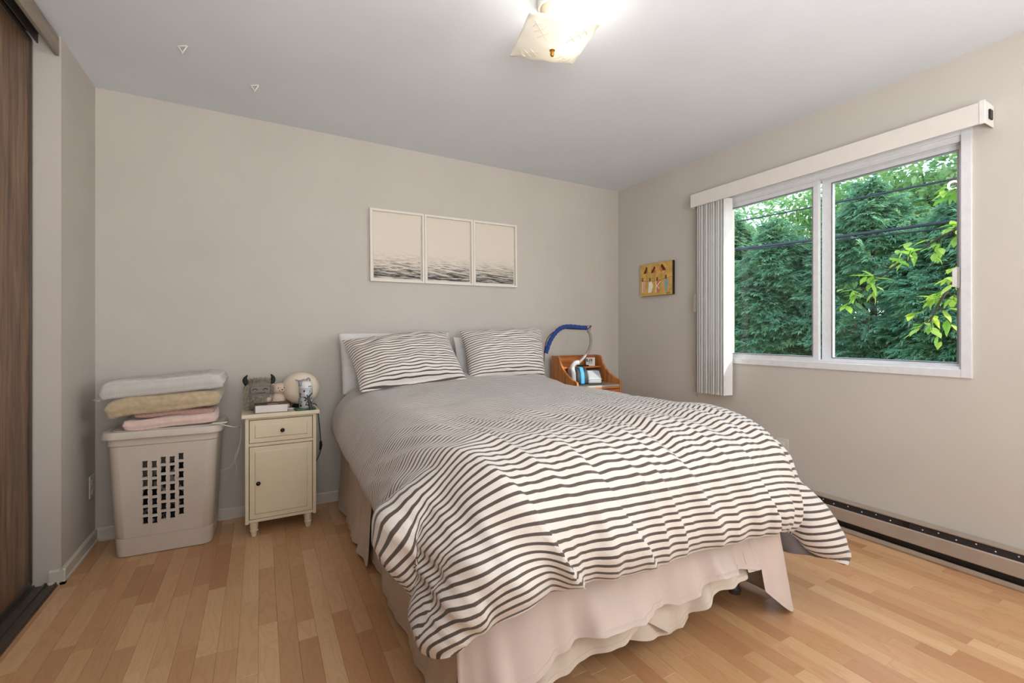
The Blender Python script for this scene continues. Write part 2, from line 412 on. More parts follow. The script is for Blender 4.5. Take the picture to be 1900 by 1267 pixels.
# floor with every laminate strip its own plank
floor = struct('floor', box(-1.05, XR+0.1, YF, YB+0.05, -0.06, -0.008), M['subfloor'], local=True)
def proj(x, y, z):
    s, c = math.sin(YAW), math.cos(YAW); d = x*s+y*c
    if d < 0.05: return None
    return 950+840*(x*c-y*s)/d, 619-840*(z-CAMZ)/d
def planks():
    rng = random.Random(11); w = 0.0635; pl = []
    x = -0.96; row = 0
    while x < XR:
        y = YF-rng.random()*0.4
        while y < YB:
            ln = rng.choice((0.30, 0.38, 0.42, 0.47))
            if row % 3 != 1 and rng.random() < 0.1: ln = 0.12
            y0 = max(y, YF); y1 = min(y+ln, YB); y += ln
            if y1-y0 < 0.01: continue
            pl.append((x, min(x+w, XR), y0, y1, rng.random()))
        x += w; row += 1
    def area(p):
        x0, x1, y0, y1, _ = p
        xc, yc = (x0+x1)/2, (y0+y1)/2
        if 0.6 < xc < 1.8 and yc > 1.35: return 0
        if xc > 0.6 and yc > 1.9: return 0
        q = [proj(a, b, 0) for a, b in ((x0, y0), (x1, y0), (x1, y1), (x0, y1))]
        if any(k is None for k in q): return 0
        if all(k[0] < -10 or k[0] > 1910 or k[1] > 1280 for k in q): return 0
        return abs(sum(q[i][0]*q[(i+1) % 4][1]-q[(i+1) % 4][0]*q[i][1] for i in range(4)))/2
    pl.sort(key=area, reverse=True)
    def geo(mb, p):
        x0, x1, y0, y1, _ = p; g = 0.0002; b = 0.0005
        vs = [(x0+g, y0+g, -0.008), (x1-g, y0+g, -0.008), (x1-g, y1-g, -0.008), (x0+g, y1-g, -0.008)]
        vs += [(x0+g, y0+g, -b), (x1-g, y0+g, -b), (x1-g, y1-g, -b), (x0+g, y1-g, -b)]
        vs += [(x0+g+b, y0+g+b, 0), (x1-g-b, y0+g+b, 0), (x1-g-b, y1-g-b, 0), (x0+g+b, y1-g-b, 0)]
        fs = [(8, 9, 10, 11)]+[(i, (i+1) % 4, (i+1) % 4+4, i+4) for i in range(4)]+[(i+4, (i+1) % 4+4, (i+1) % 4+8, i+8) for i in range(4)]
        mb.add(vs, fs)
    def tone(me, vals):
        a = me.attributes.new('tone', 'FLOAT', 'POINT'); a.data.foreach_set('value', np.array(vals, dtype=np.float32))
    for p in pl[:298]:
        mb = MB(); geo(mb, p)
        o = obj('plank', mb, M['plank'], floor, ang=None, local=True); tone(o.data, [p[4]]*12)
    mb = MB(); t = []
    for p in pl[298:]: geo(mb, p); t += [p[4]]*12
    o = obj('planks_beyond', mb, M['plank'], floor, ang=None, local=True); tone(o.data, t); o['kind'] = 'stuff'
planks()
struct('ceiling', box(-1.05, XR+0.1, YF, YB+0.05, ZC, ZC+0.1), M['ceil'], local=True)
struct('wall_back', box(-1.05, XR+0.1, YB, YB+0.12, -0.06, ZC), M['wall'], local=True)
struct('wall_front', box(-1.05, XR+0.1, YF-0.12, YF, -0.06, ZC), M['wall'], local=True)
# right wall round the window opening
WY0, WY1, WZ0, WZ1 = 0.835, 2.20, 0.93, 2.085
mb = MB(); X1 = XR+0.09
V0, V1 = -1.36, -0.14  # added opening for the invented, unseen window
mb.box(XR, X1, YF, V0, -0.06, ZC); mb.box(XR, X1, V1, WY0, -0.06, ZC); mb.box(XR, X1, V0, V1, -0.06, WZ0); mb.box(XR, X1, V0, V1, WZ1, ZC); mb.box(XR, X1, WY1, YB, -0.06, ZC); mb.box(XR, X1, WY0, WY1, -0.06, WZ0); mb.box(XR, X1, WY0, WY1, WZ1, ZC)
struct('wall_right', mb, M['wall'], local=True)
# left wall: the pier beside the closet, and the closet's inner side
PY = 2.745
struct('wall_left', box(-1.0, XL, PY, YB, -0.06, ZC), M['wall'], local=True)
struct('wall_closet', box(-1.12, -1.02, YF, YB, -0.06, ZC), M['wall'], local=True)
# baseboards (stepped profile)
def baseprof(): return [(0, 0), (0.018, 0), (0.018, 0.012), (0.012, 0.016), (0.012, 0.058), (0.006, 0.066), (0, 0.066)]
mb = MB(); mb.prism(baseprof(), XL, XR-0.001, lambda a, b, t: (t, YB-a, b)); struct('baseboard_back', mb, M['base'], local=True, ang=30)
mb = MB(); mb.prism(baseprof(), PY-0.018, YB-0.012, lambda a, b, t: (XL+a, t, b))
mb.prism(baseprof(), XL-0.037, XL+0.018, lambda a, b, t: (t, PY-a, b)); struct('baseboard_left', mb, M['base'], local=True, ang=30)

# closet: sliding door, top fascia with rails, floor track
d = struct('door_1', box(-0.905, -0.875, -0.6, PY-0.026, 0.03, 2.385), M['closet'], local=True)
obj('edge_frame', MB().box(-0.908, -0.868, PY-0.026, PY-0.012, 0.03, 2.39).box(-0.908, -0.870, -0.6, PY-0.012, 0.018, 0.042), M['darkmetal'], d, bevel=0.002, local=True, label='dark brown metal edge of the closet door')
obj('top_rail', MB().box(-0.908, -0.870, -0.6, PY-0.012, 2.375, 2.395), M['darkmetal'], d, bevel=0.002, local=True)
d2 = struct('door_2', box(-0.965, -0.935, -1.85, 0.4, 0.03, 2.385), M['closet'], local=True)
struct('trim_1', box(-0.797, -0.783, YF, PY-0.012, 2.345, ZC-0.012), M['fascia'], local=True, bevel=0.002)
mb = MB()
for x0, x1, z0 in ((-0.80, -0.803, 2.37), (-0.853, -0.857, 2.385), (-0.915, -0.919, 2.385), (-0.975, -0.979, 2.385)):
    mb.box(x1, x0, YF, PY-0.004, z0, ZC-0.006)
mb.box(-0.979, -0.80, YF, PY-0.004, ZC-0.012, ZC-0.004)
struct('trim_2', mb, M['darkmetal'], local=True)
mb = MB().box(-0.97, -0.785, YF, PY-0.002, 0.0, 0.006)
for x in (-0.962, -0.918, -0.868, -0.830, -0.793): mb.box(x-0.004, x+0.004, YF, PY-0.002, 0.006, 0.015)
struct('trim_3', mb, M['darkmetal'], local=True)

# ------------------------------------------------------------------ window

mb = MB()   # flat casing round the opening
CX0, CX1 = XR-0.014, XR+0.004
mb.box(CX0, CX1, 0.809, 0.847, 0.904, 2.10).box(CX0, CX1, 2.178, 2.217, 0.904, 2.10)
mb.box(CX0+0.002, CX1, 0.847, 2.178, 0.904, 0.943).box(CX0+0.002, CX1, 0.847, 2.178, 2.062, 2.10)
win = struct('window_1', mb, M['alu'], local=True, bevel=0.002)
mb = MB()   # liner / tracks
mb.box(XR+0.002, XR+0.088, WY0+0.001, 0.852, WZ0+0.001, WZ1-0.001).box(XR+0.002, XR+0.088, 2.178, WY1-0.001, WZ0+0.001, WZ1-0.001)
mb.box(XR+0.002, XR+0.088, 0.852, 2.178, WZ0+0.001, 0.946).box(XR+0.002, XR+0.088, 0.852, 2.178, 2.055, WZ1-0.001)
for x in (XR+0.004, XR+0.040, XR+0.078): mb.box(x, x+0.006, 0.852, 2.178, 2.034, 2.056).box(x, x+0.006, 0.852, 2.178, 0.944, 0.956)
obj('window_frame', mb, M['alu'], win, local=True, bevel=0.001)
def sash(y0, y1, xs, wl, wr, z0, z1, rb, rt_):
    x0, x1 = xs-0.013, xs+0.013
    mb = MB().box(x0, x1, y0, y0+wl, z0, z1).box(x0, x1, y1-wr, y1, z0, z1).box(x0, x1, y0+wl, y1-wr, z0, z0+rb).box(x0, x1, y0+wl, y1-wr, z1-rt_, z1)
    s = obj('sash', mb, M['alu'], win, local=True, bevel=0.002)
    mb = MB()  # glazing bead
    b = 0.006
    mb.box(x0-0.003, x0, y0+wl-b, y0+wl, z0+rb-b, z1-rt_+b).box(x0-0.003, x0, y1-wr, y1-wr+b, z0+rb-b, z1-rt_+b)
    mb.box(x0-0.003, x0, y0+wl, y1-wr, z0+rb-b, z0+rb).box(x0-0.003, x0, y0+wl, y1-wr, z1-rt_, z1-rt_+b)
    obj('glazing_bead', mb, M['alu2'], s, local=True)
    obj('pane', box(xs-0.002, xs+0.002, y0+wl-0.004, y1-wr+0.004, z0+rb-0.004, z1-rt_+0.004), M['glass'], s, local=True)
    return s
sash(1.487, 2.176, XR+0.025, 0.036, 0.03, 0.948, 2.036, 0.030, 0.036)
s2 = sash(0.854, 1.487, XR+0.061, 0.024, 0.060, 0.948, 2.036, 0.026, 0.030)
mb = MB().box(XR+0.018, XR+0.047, 0.858, 0.876, 1.335, 1.435).box(XR+0.006, XR+0.02, 0.866, 0.884, 1.34, 1.43)
obj('latch', mb, M['white'], s2, local=True, bevel=0.002, label='white plastic latch on the right sash')
mb = MB().box(CX0, CX1+0.06, V0-0.026, V0+0.03, 0.904, 2.10).box(CX0, CX1+0.06, V1-0.03, V1+0.026, 0.904, 2.10).box(CX0, CX1+0.06, V0+0.03, V1-0.03, 0.904, 0.96).box(CX0, CX1+0.06, V0+0.03, V1-0.03, 2.04, 2.10).box(CX0+0.02, CX1+0.06, -0.775, -0.725, 0.96, 2.04)
added_win = struct('added_window', mb, M['alu'], local=True, bevel=0.002)  # invented window out of view, put in for light from the right
for a_, b_ in ((V0+0.03, -0.775), (-0.725, V1-0.03)): obj('pane', box(XR+0.04, XR+0.044, a_, b_, 0.96, 2.04), M['glass'], added_win, local=True)
obj('added_blind', box(XR+0.012, XR+0.016, V0+0.03, V1-0.03, 0.95, 2.05), M['vane'], added_win, local=True)  # unseen blind, added to keep a sun patch off the floor
# brick reveal outside the window, every brick its own piece
mb = MB().box(XR+0.092, XR+0.19, YF, V0-0.03, -0.3, 2.6).box(XR+0.092, XR+0.19, V1+0.03, WY0-0.03, -0.3, 2.6).box(XR+0.092, XR+0.19, V0-0.03, V1+0.03, -0.3, 0.88).box(XR+0.092, XR+0.19, V0-0.03, V1+0.03, 2.12, 2.6).box(XR+0.092, XR+0.19, 2.164, YB+0.3, -0.3, 2.6).box(XR+0.092, XR+0.19, WY0-0.03, 2.164, -0.3, 0.88).box(XR+0.092, XR+0.19, WY0-0.03, 2.164, 2.12, 2.6)
brk = struct('trim_4', mb, M['mortar'], local=True)
bme = None; z = 0.89; k = 0
while z < 2.08:
    if bme is None:
        o = obj('brick', box(XR+0.10, XR+0.196, 2.165, 2.256, -0.0285, 0.0285), M['brick'], brk, local=True, bevel=0.003); bme = o
        o.location = (0, 0, z+0.0285)
    else:
        o = bme.copy(); COL.objects.link(o); o.parent = brk; o.location = (0, (k % 2)*0.003, z+0.0285)
    z += 0.068; k += 1

# ------------------------------------------------------------------ vertical blind
bl = thing('vertical_blind', 'ivory vertical blind drawn to the left of the window under its valance', 'blind', (2.85, 1.5, 2.05))
mb = MB().box(2.80, 2.804, 0.755, 2.306, 2.05, 2.145).box(2.804, 2.81, 0.755, 2.306, 2.138, 2.145).box(2.804, 2.81, 0.755, 2.306, 2.05, 2.056).box(2.804, 2.918, 2.302, 2.306, 2.05, 2.145)
obj('valance', mb, M['pvc'], bl, bevel=0.001)
obj('headrail', MB().box(2.84, 2.885, 0.75, 2.29, 2.075, 2.115).box(2.885, 2.92, 2.0, 2.03, 2.09, 2.13).box(2.885, 2.92, 0.95, 0.98, 2.09, 2.13), M['alu'], bl, bevel=0.002)
mb = MB().box(2.797, 2.808, 0.735, 0.755, 2.047, 2.150).box(2.808, 2.916, 0.737, 0.742, 2.050, 2.148).box(2.808, 2.916, 0.737, 0.755, 2.145, 2.149)
eb = obj('end_bracket', mb, M['white'], bl, bevel=0.0015, label='white end cap of the valance')
obj('socket', MB().box(2.845, 2.88, 0.730, 0.737, 2.075, 2.118), M['black'], eb, bevel=0.002)
vme = None
for i in range(12):
    y = 2.247-i*0.0196; last = i == 11
    a = math.radians(86)
    w = 0.089; mb = MB()
    P = [[], []]
    prof = []
    for k in range(7):
        s = (k/6-0.5)*w; bow = 0.008*(1-(2*k/6-1)**2)
        prof.append((s, bow))
    top, bot = 2.066, 0.682
    def pt(s, b, z): return (s*math.sin(a)+b*math.cos(a), -s*math.cos(a)+b*math.sin(a), z)
    poly = [(s, b) for s, b in prof]+[(s, b+0.0012) for s, b in reversed(prof)]
    if vme is None:
        mb.prism(poly, bot-1.4, top-1.4, pt)
        o = obj('vane', mb, M['vane'], bl, local=True, ang=30)
        vme = o
    else:
        o = vme.copy(); COL.objects.link(o); o.parent = bl
    o.location = Vector((2.852, y, 1.4))-bl.location
    if i and not last: o.rotation_euler[2] = random.uniform(-0.20, 0.12)
# pull chain with weight
mb = MB()
ch = [(2.845, 2.283, 2.06), (2.843, 2.284, 1.5), (2.843, 2.283, 0.64)]
mb.tube([(2.843, 2.276, 2.06), (2.843, 2.276, 0.66)], 0.0018, 6).tube([(2.843, 2.290, 2.06), (2.843, 2.290, 0.66)], 0.0018, 6)
mb.tube([(2.843, 2.283+0.007*math.cos(t), 0.66-0.014*math.sin(t)) for t in [PI*k/8 for k in range(9)]], 0.0018, 6)
obj('pull_chain', mb, M['alu2'], bl)
obj('chain_weight', box(2.832, 2.846, 2.277, 2.307, 1.272, 1.408), plain('chain_weight_grey', (168, 162, 154), 0.4), bl, bevel=0.003)

# ------------------------------------------------------------------ baseboard heater
ht = thing('baseboard_heater', 'long beige electric baseboard heater along the foot of the window wall', 'heater', (2.89, 0.6, 0))
y0, y1 = -1.2, 2.2
def hp(a, b, t): return (XR-a, t, b)
obj('back_plate', MB().prism([(0.001, 0.012), (0.014, 0.012), (0.014, 0.160), (0.056, 0.160), (0.062, 0.164), (0.062, 0.169), (0.001, 0.169)], y0, y1, hp), M['heater'], ht, ang=30)
gr = obj('grille', MB().prism([(0.014, 0.125), (0.052, 0.125), (0.049, 0.159), (0.014, 0.159)], y0, y1, hp), M['heaterdark'], ht, ang=30)
obj('front_panel', MB().prism([(0.016, 0.062), (0.060, 0.058), (0.063, 0.062), (0.061, 0.122), (0.056, 0.128), (0.052, 0.124), (0.016, 0.124)], y0, y1, hp), M['heater'], ht, ang=30)
obj('bottom_slot', MB().prism([(0.014, 0.026), (0.05, 0.026), (0.05, 0.061), (0.014, 0.061)], y0, y1, hp), M['black'], ht, ang=30)
obj('bottom_lip', MB().prism([(0.001, 0.0), (0.064, 0.0), (0.070, 0.010), (0.068, 0.028), (0.060, 0.028), (0.056, 0.014), (0.001, 0.012)], y0, y1, hp), M['heater'], ht, ang=30)
sme = None
for i in range(40):
    yy = 2.15-i*0.065
    if sme is None:
        o = obj('screw', MB().ball((0, 0, 0), 0.0035, nu=4, nv=8), M['alu'], ht, local=True); sme = o
    else:
        o = sme.copy(); COL.objects.link(o); o.parent = ht
    o.location = Vector((XR-0.0508, yy+random.uniform(-.006, .006), 0.140+0.008*(i % 2)))-ht.location
obj('junction_clip', box(XR-0.058, XR-0.048, 1.03, 1.055, 0.132, 0.152), M['black'], ht, bevel=0.002)

# ------------------------------------------------------------------ outlets
o = thing('wall_outlet', 'beige wall outlet low on the left pier beside the hamper', 'outlet', (XL, 3.15, 0.28))
obj('cover_plate', box(XL, XL+0.006, 3.115, 3.187, 0.255, 0.37), M['base'], o, bevel=0.002)
for z in (0.285, 0.335):
    r = obj('socket', box(XL+0.006, XL+0.009, 3.135, 3.167, z-0.012, z+0.014), M['pvc'], o, bevel=0.002)
    obj('slot', MB().box(XL+0.009, XL+0.0095, 3.143, 3.145, z-0.006, z+0.006).box(XL+0.009, XL+0.0095, 3.156, 3.158, z-0.006, z+0.006), M['black'], r)
o = thing('wall_outlet', 'pale wall outlet on the window wall just behind the duvet', 'outlet', (XR, 1.69, 0.36))
obj('cover_plate', box(XR-0.006, XR, 1.655, 1.73, 0.33, 0.445), M['base'], o, bevel=0.002)
for z in (0.365, 0.41):
    obj('socket', box(XR-0.009, XR-0.006, 1.676, 1.708, z-0.012, z+0.014), M['pvc'], o, bevel=0.002)

# ------------------------------------------------------------------ pictures
def sea_picture(cx, cz, label):
    w, h, dp, b = 0.386, 0.505, 0.028, 0.016
    r = thing('framed_print', label, 'picture', (cx, YB, cz-h/2), 0, 'framed sea prints over the bed')
    mb = MB(); z0, z1 = 0, h; y0, y1 = -dp, -0.001
    mb.box(-w/2, -w/2+b, y0, y1, z0, z1).box(w/2-b, w/2, y0, y1, z0, z1).box(-w/2+b, w/2-b, y0, y1, z0, z0+b).box(-w/2+b, w/2-b, y0, y1, z1-b, z1)
    obj('frame', mb, M['frame'], r, local=True, bevel=0.0015)
    obj('mount', box(-w/2+b, w/2-b, -0.010, -0.004, b, h-b), M['framegap'], r, local=True)
    mb = MB(); x = w/2-b-0.010; z0 = b+0.012; z1 = h-b-0.010
    mb.box(-x, x, -0.0115, -0.010, z0, z1)
    uv = [((p[0]+x)/(2*x)+cx*3.1, (p[2]-z0)/(z1-z0)) for p in mb.v]
    obj('sea_print', mb, M['sea'], r, local=True, uv=uv)
    r.rotation_euler = (0, -0.010, 0)
sea_picture(0.852, 1.731, 'white framed print of a grey misty sea, leftmost of three')
sea_picture(1.240, 1.735, 'white framed print of a grey misty sea, middle one of three')
sea_picture(1.628, 1.739, 'white framed print of a grey misty sea, rightmost of three')

# small bird painting on the window wall; local x runs along the wall to the right as seen
pt_ = thing('bird_painting', 'small mustard painting of three birds above letters on a washing line', 'painting', (XR-0.001, 2.732, 1.433), -PI/2)
W, Hh = 0.352, 0.275
obj('canvas', box(-W/2, W/2, -0.028, 0, 0, Hh), [M['canvasedge']], pt_, local=True, bevel=0.002)
obj('painted_face', box(-W/2+0.001, W/2-0.001, -0.0292, -0.028, 0.001, Hh-0.001), M['canvas'], pt_, local=True)
def flat(name, poly, m, parent=pt_, d=0.0006, base=-0.0292):
    mb = MB(); mb.prism(poly, base-d, base, lambda a, b, t: (a, t, b)); return obj(name, mb, m, parent, local=True, ang=None)
def P2(px, py):   # pixel in the 1188x1267 zoom to local (x, z); left edge 98..1040, top/bottom perspective-corrected
    s = (px-98)/(1040-98); top = 232+(80-232)*s; bot = 1165+(1090-1165)*s
    sp = s*0.83/(1-0.17*s) if False else s*(1.0)/(1.15-0.15*s)
    return (-W/2+W*sp, Hh*(1-(py-top)/(bot-top)))
def poly(pts): return [P2(*p) for p in pts]
birds = [([(222, 495), (240, 420), (290, 330), (300, 275), (340, 285), (345, 350), (318, 420), (300, 470), (250, 480)], [(345, 330), (362, 430), (335, 490), (300, 480), (312, 430), (330, 380)], (322, 480, 695)),
         ([(462, 470), (480, 390), (530, 320), (545, 260), (585, 262), (590, 330), (545, 400), (530, 450), (490, 455)], [(585, 320), (608, 400), (590, 455), (545, 465), (530, 450), (548, 400)], (562, 465, 690)),
         ([(878, 390), (865, 320), (820, 240), (790, 188), (755, 210), (745, 260), (780, 330), (800, 380), (840, 370)], [(745, 255), (728, 330), (740, 400), (775, 415), (800, 390), (785, 330)], (768, 410, 605))]
for a, b, (lx, l0, l1) in birds:
    bd = flat('bird', poly(a), M['birdbrown'], d=0.0008)
    flat('breast', poly(b), M['birdorange'], bd, d=0.001)
    flat('bird_leg', poly([(lx-5, l0), (lx+5, l0), (lx+5, l1), (lx-5, l1)]), M['birdorange'], bd, d=0.0006)
ln_ = [(98, 668), (300, 700), (560, 690), (760, 640), (1040, 560)]
flat('washing_line', poly(ln_+[(x, y+9) for x, y in reversed(ln_)]), M['washline'])
lets = [([(160, 730), (240, 690), (262, 760), (250, 830), (272, 860), (255, 1010), (220, 1045), (165, 1055)], M['lred']),
        ([(395, 700), (470, 695), (495, 760), (522, 830), (500, 920), (470, 1030), (370, 1045), (380, 880)], M['lwhite']),
        ([(605, 670), (760, 655), (740, 760), (700, 850), (735, 950), (700, 1045), (625, 1050)], M['lcoral']),
        ([(850, 645), (930, 625), (945, 760), (925, 850), (920, 990), (865, 1005), (850, 900)], M['lblue'])]
for p, m in lets: flat('letter', poly(p), m, d=0.0012)
for x, y0, y1 in ((188, 600, 720), (432, 600, 725), (648, 585, 690), (884, 520, 630)):
    flat('peg', poly([(x-13, y0), (x+13, y0), (x+11, y1), (x-11, y1)]), M['pegs'], d=0.003)
def bar(name, a, b, wd, m, d=0.0016):
    (x0, y0), (x1, y1) = a, b; dx, dy = x1-x0, y1-y0; l = math.hypot(dx, dy); nx, ny = -dy/l*wd/2, dx/l*wd/2
    return flat(name, poly([(x0+nx, y0+ny), (x1+nx, y1+ny), (x1-nx, y1-ny), (x0-nx, y0-ny)]), m, d=d)
for a, b in (((615, 680), (618, 1040)), ((625, 860), (740, 700)), ((655, 850), (715, 930))): bar('letter_stroke', a, b, 20, M['lwhite'])
for a, b in (((172, 740), (178, 1040)), ): bar('letter_stroke', a, b, 14, M['lwhite'])
rng = random.Random(3)
for i in range(12): 
    x, y = rng.uniform(185, 250), 745+i*24
    bar('dot', (x, y), (x+9, y+9), 10, M['lcoral'])
bar('signature', (890, 1062), (1000, 1045), 14, M['ink'])

# ------------------------------------------------------------------ ceiling hooks and ceiling light
for (x, y), lab in (((-0.315, 2.56), 'small white plastic ceiling hook nearer the closet'), ((-0.028, 2.778), 'small white plastic ceiling hook nearer the back wall')):
    h = thing('ceiling_hook', lab, 'hook', (x, y, ZC-0.035), YAW*-1)
    mb = MB().box(-0.022, 0.022, -0.006, 0.006, 0.029, 0.035)
    obj('base', mb, M['white'], h, local=True, bevel=0.002)
    mb = MB().tube([(-0.018, 0, 0.029), (-0.004, 0, 0.008), (0.0, -0.002, 0.0), (0.006, -0.004, 0.006)], 0.0032, 6).tube([(0.018, 0, 0.029), (0.004, 0, 0.010)], 0.003, 6)
    obj('hook', mb, M['white'], h, local=True)

LX, LY = 1.012, 1.495
cl = thing('ceiling_light', 'lit ceiling light with a square frosted glass shade and brass finial', 'ceiling light', (LX, LY, 2.236))
obj('canopy', MB().lathe([(0.0, 2.44), (0.058, 2.44), (0.060, 2.43), (0.060, 2.408), (0.056, 2.402), (0.048, 2.402), (0.044, 2.408), (0.0, 2.408)], 36, (LX, LY, 0)), M['white'], cl)
obj('holder_dome', MB().lathe([(0.046, 2.41), (0.044, 2.392), (0.034, 2.372), (0.018, 2.362), (0.0, 2.360)], 28, (LX, LY, 0)), M['cream'], cl, label='cream dome under the canopy')
obj('canopy_screw', MB().ball((LX+0.038, LY-0.041, 2.410), 0.005, nu=6, nv=8), M['brass'], cl)
obj('stem', MB().tube([(LX, LY, 2.365), (LX, LY, 2.24)], 0.004, 8), M['brass'], cl)
sh_c = [(0.902, 1.648), (1.166, 1.568), (1.105, 1.312), (0.844, 1.388)]
P = []
N_ = 28
for i in range(N_+1):
    row = []
    for j in range(N_+1):
        u, v = i/N_, j/N_
        a = [np.array(q) for q in sh_c]
        q = (1-u)*(1-v)*a[0]+u*(1-v)*a[1]+u*v*a[2]+(1-u)*v*a[3]
        uu, vv = 2*u-1, 2*v-1
        pu, pv = abs(uu)**2.2, abs(vv)**2.2; z = 2.240+0.026*(pu+pv-pu*pv)+0.004*(uu*vv)**2
        z += 0.0025*math.cos(uu*9)*max(0, abs(vv)-0.8)/0.2+0.0025*math.cos(vv*9)*max(0, abs(uu)-0.8)/0.2
        row.append((q[0], q[1], z))
    P.append(row)
shd = obj('glass_shade', MB().grid(P), M['shade'], cl, solid=0.004, ang=180)
mb = MB()   # raised scroll ornament moulded in two corners of the shade
def onshade(u, v):
    i, j = min(N_, max(0, round(u*N_))), min(N_, max(0, round(v*N_))); p = P[i][j]; return (p[0], p[1], p[2]-0.003)
for (u0, v0, su, sv) in ((0.10, 0.90, 1, -1), (0.9, 0.9, -1, -1), (0.1, 0.1, 1, 1), (0.9, 0.1, -1, 1)):
    st = [onshade(u0+su*0.24*k/8, v0+sv*0.24*k/8) for k in range(9)]
    mb = MB(); mb.tube(st, 0.0018, 5)
    for k in (2, 4, 6):
        b = Vector(st[k])
        for s in (1, -1):
            e = Vector(onshade(u0+su*(0.24*k/8+0.06*s), v0+sv*(0.24*k/8-0.06*s)))
            mb.tube([b, b.lerp(e, 0.5)+Vector((0, 0, -0.002)), e], [0.002, 0.0025, 0.001], 5)
    obj('scroll_ornament', mb, M['frame'], shd)
obj('finial', MB().lathe([(0.0, -0.022), (0.006, -0.022), (0.0085, -0.016), (0.0085, -0.008), (0.006, -0.004), (0.011, 0.0), (0.011, 0.004), (0.0, 0.004)], 16, (LX, LY, 2.238)), M['brass'], cl)
BX, BY, BZ = LX+0.055, LY-0.028, 2.312
obj('bulb', MB().ball((BX, BY, BZ), 0.024, nu=10, nv=14), M['bulb'], cl)
obj('bulb_socket', MB().tube([(LX+0.01, LY-0.005, 2.385), (LX+0.045, LY-0.022, 2.340)], 0.014, 10), M['white'], cl)
pl = bpy.data.lights.new('lamp_light', 'POINT'); plo = bpy.data.objects.new('lamp_light', pl); COL.objects.link(plo)
pl.energy = LAMP_W; pl.color = LAMP_COL; pl.shadow_soft_size = 0.04; plo.location = (BX, BY, BZ)
# ------------------------------------------------------------------ laundry hamper with blankets
HX, HY_, HR = -0.425, 3.015, -0.055
hm = thing('laundry_hamper', 'tall off-white plastic laundry hamper with a grid of vents, in the corner', 'hamper', (HX, HY_, 0), HR)
HZ = 0.615
def hsize(z): t = z/HZ; return 0.405+0.055*t, 0.245+0.045*t, 0.045
mb = MB(); zs = [0.0, 0.004, 0.09, 0.092, 0.096, 0.3, 0.52, 0.555, 0.56, HZ]
rows = []
for z in zs:
    w, d, r = hsize(z)
    if z == 0.0: w -= 0.02; d -= 0.02
    if z in (0.092,): w -= 0.004; d -= 0.004
    if z >= 0.56: w += 0.012; d += 0.012
    rows.append([(x, y, z) for x, y in rrect(w, d, r, 5)])
n = len(rows[0])   # points 12..17 = front left corner, 18..23 = front right: front face between index 17 and 18
mb_ = MB(); fs = []
for i in range(len(zs)-1):
    for k in range(n):
        if k == 17 and 3 <= i+0 <= 6 and 0.096 <= zs[i] < 0.55: continue
        fs.append((i*n+k, i*n+(k+1) % n, (i+1)*n+(k+1) % n, (i+1)*n+k))
mb.add([p for r in rows for p in r], fs); mb.add(rows[0], [tuple(range(n))])
# front panel with vents
def fmap(u, z):   # u in metres across
    w, d, r = hsize(z); return (u, -d/2, z)
def hourglass(cu, cz, a=0.0122, b=0.0172, k=16):
    out = []
    for i in range(k):
        t = 2*PI*i/k+PI/4
        cx, sy = math.cos(t), math.sin(t)
        sx = math.copysign(min(1, abs(cx)*1.414)**0.8, cx); sz = math.copysign(min(1, abs(sy)*1.414)**0.8, sy)
        w = a*(1-0.24*(1-sz*sz))
        out.append((cu+sx*w, cz+sz*b))
    return out
z0, z1 = 0.096, 0.555
cols = [-0.0755, -0.038, -0.001, 0.036, 0.073]
pitch = 0.0475; cellw = 0.037; holes = []
def quad(u0, u1, a, b, seg=1):
    for q in range(seg):
        c0 = a+(b-a)*q/seg; c1 = a+(b-a)*(q+1)/seg
        mb.add([fmap(u0, c0), fmap(u1, c0), fmap(u1, c1), fmap(u0, c1)], [(0, 1, 2, 3)])
wb, wt = hsize(z0)[0]/2-0.045, hsize(z1)[0]/2-0.045
def sidepanel(s):
    e = cols[0]-cellw/2 if s < 0 else cols[-1]+cellw/2
    mb.add([fmap(s*wb, z0), fmap(e, z0), fmap(e, z1), fmap(s*wt, z1)], [(0, 1, 2, 3)])
sidepanel(-1); sidepanel(1)
for ci, cu in enumerate(cols):
    base = 0.150+(0.000, -0.004, 0.013, 0.011, 0.024)[ci]
    u0, u1 = cu-cellw/2, cu+cellw/2
    quad(u0, u1, z0, base)
    for r_ in range(7):
        c0, c1 = base+r_*pitch, base+(r_+1)*pitch; cz = (c0+c1)/2
        hg = hourglass(cu, cz); holes.append((cu, cz)); sq = []
        for i in range(16):
            t = 2*PI*i/16+PI/4; cx, sy = math.cos(t), math.sin(t); mxx = max(abs(cx), abs(sy))
            sq.append((cu+cx/mxx*cellw/2, cz+sy/mxx*pitch/2))
        vs = [fmap(*p) for p in sq]+[fmap(*p) for p in hg]+[tuple(np.array(fmap(*p))+(0, 0.004, 0)) for p in hg]
        fs = [(i, (i+1) % 16, (i+1) % 16+16, i+16) for i in range(16)]+[(i+16, (i+1) % 16+16, (i+1) % 16+32, i+32) for i in range(16)]
        mb.add(vs, fs)
    quad(u0, u1, base+7*pitch, z1)
body = obj('body', mb, M['hamper'], hm, local=True, ang=35)
rme = None
for cu, cz in holes:
    if rme is None:
        mb = MB(); a = hourglass(0, 0, 0.0146, 0.0196); b = hourglass(0, 0); vs = [(p[0], 0, p[1]) for p in a]+[(p[0]*1.0, -0.0035, p[1]) for p in [(q[0]*0.95, q[1]*0.97) for q in a]]+[(p[0], -0.0035, p[1]) for p in b]+[(p[0], 0.001, p[1]) for p in b]
        mb.add(vs, [(i+16*s, (i+1) % 16+16*s, (i+1) % 16+16*s+16, i+16*s+16) for s in range(3) for i in range(16)])
        o = obj('vent_rim', mb, M['rim'], body, local=True); rme = o
    else:
        o = rme.copy(); COL.objects.link(o); o.parent = body
    o.location = fmap(cu, cz)
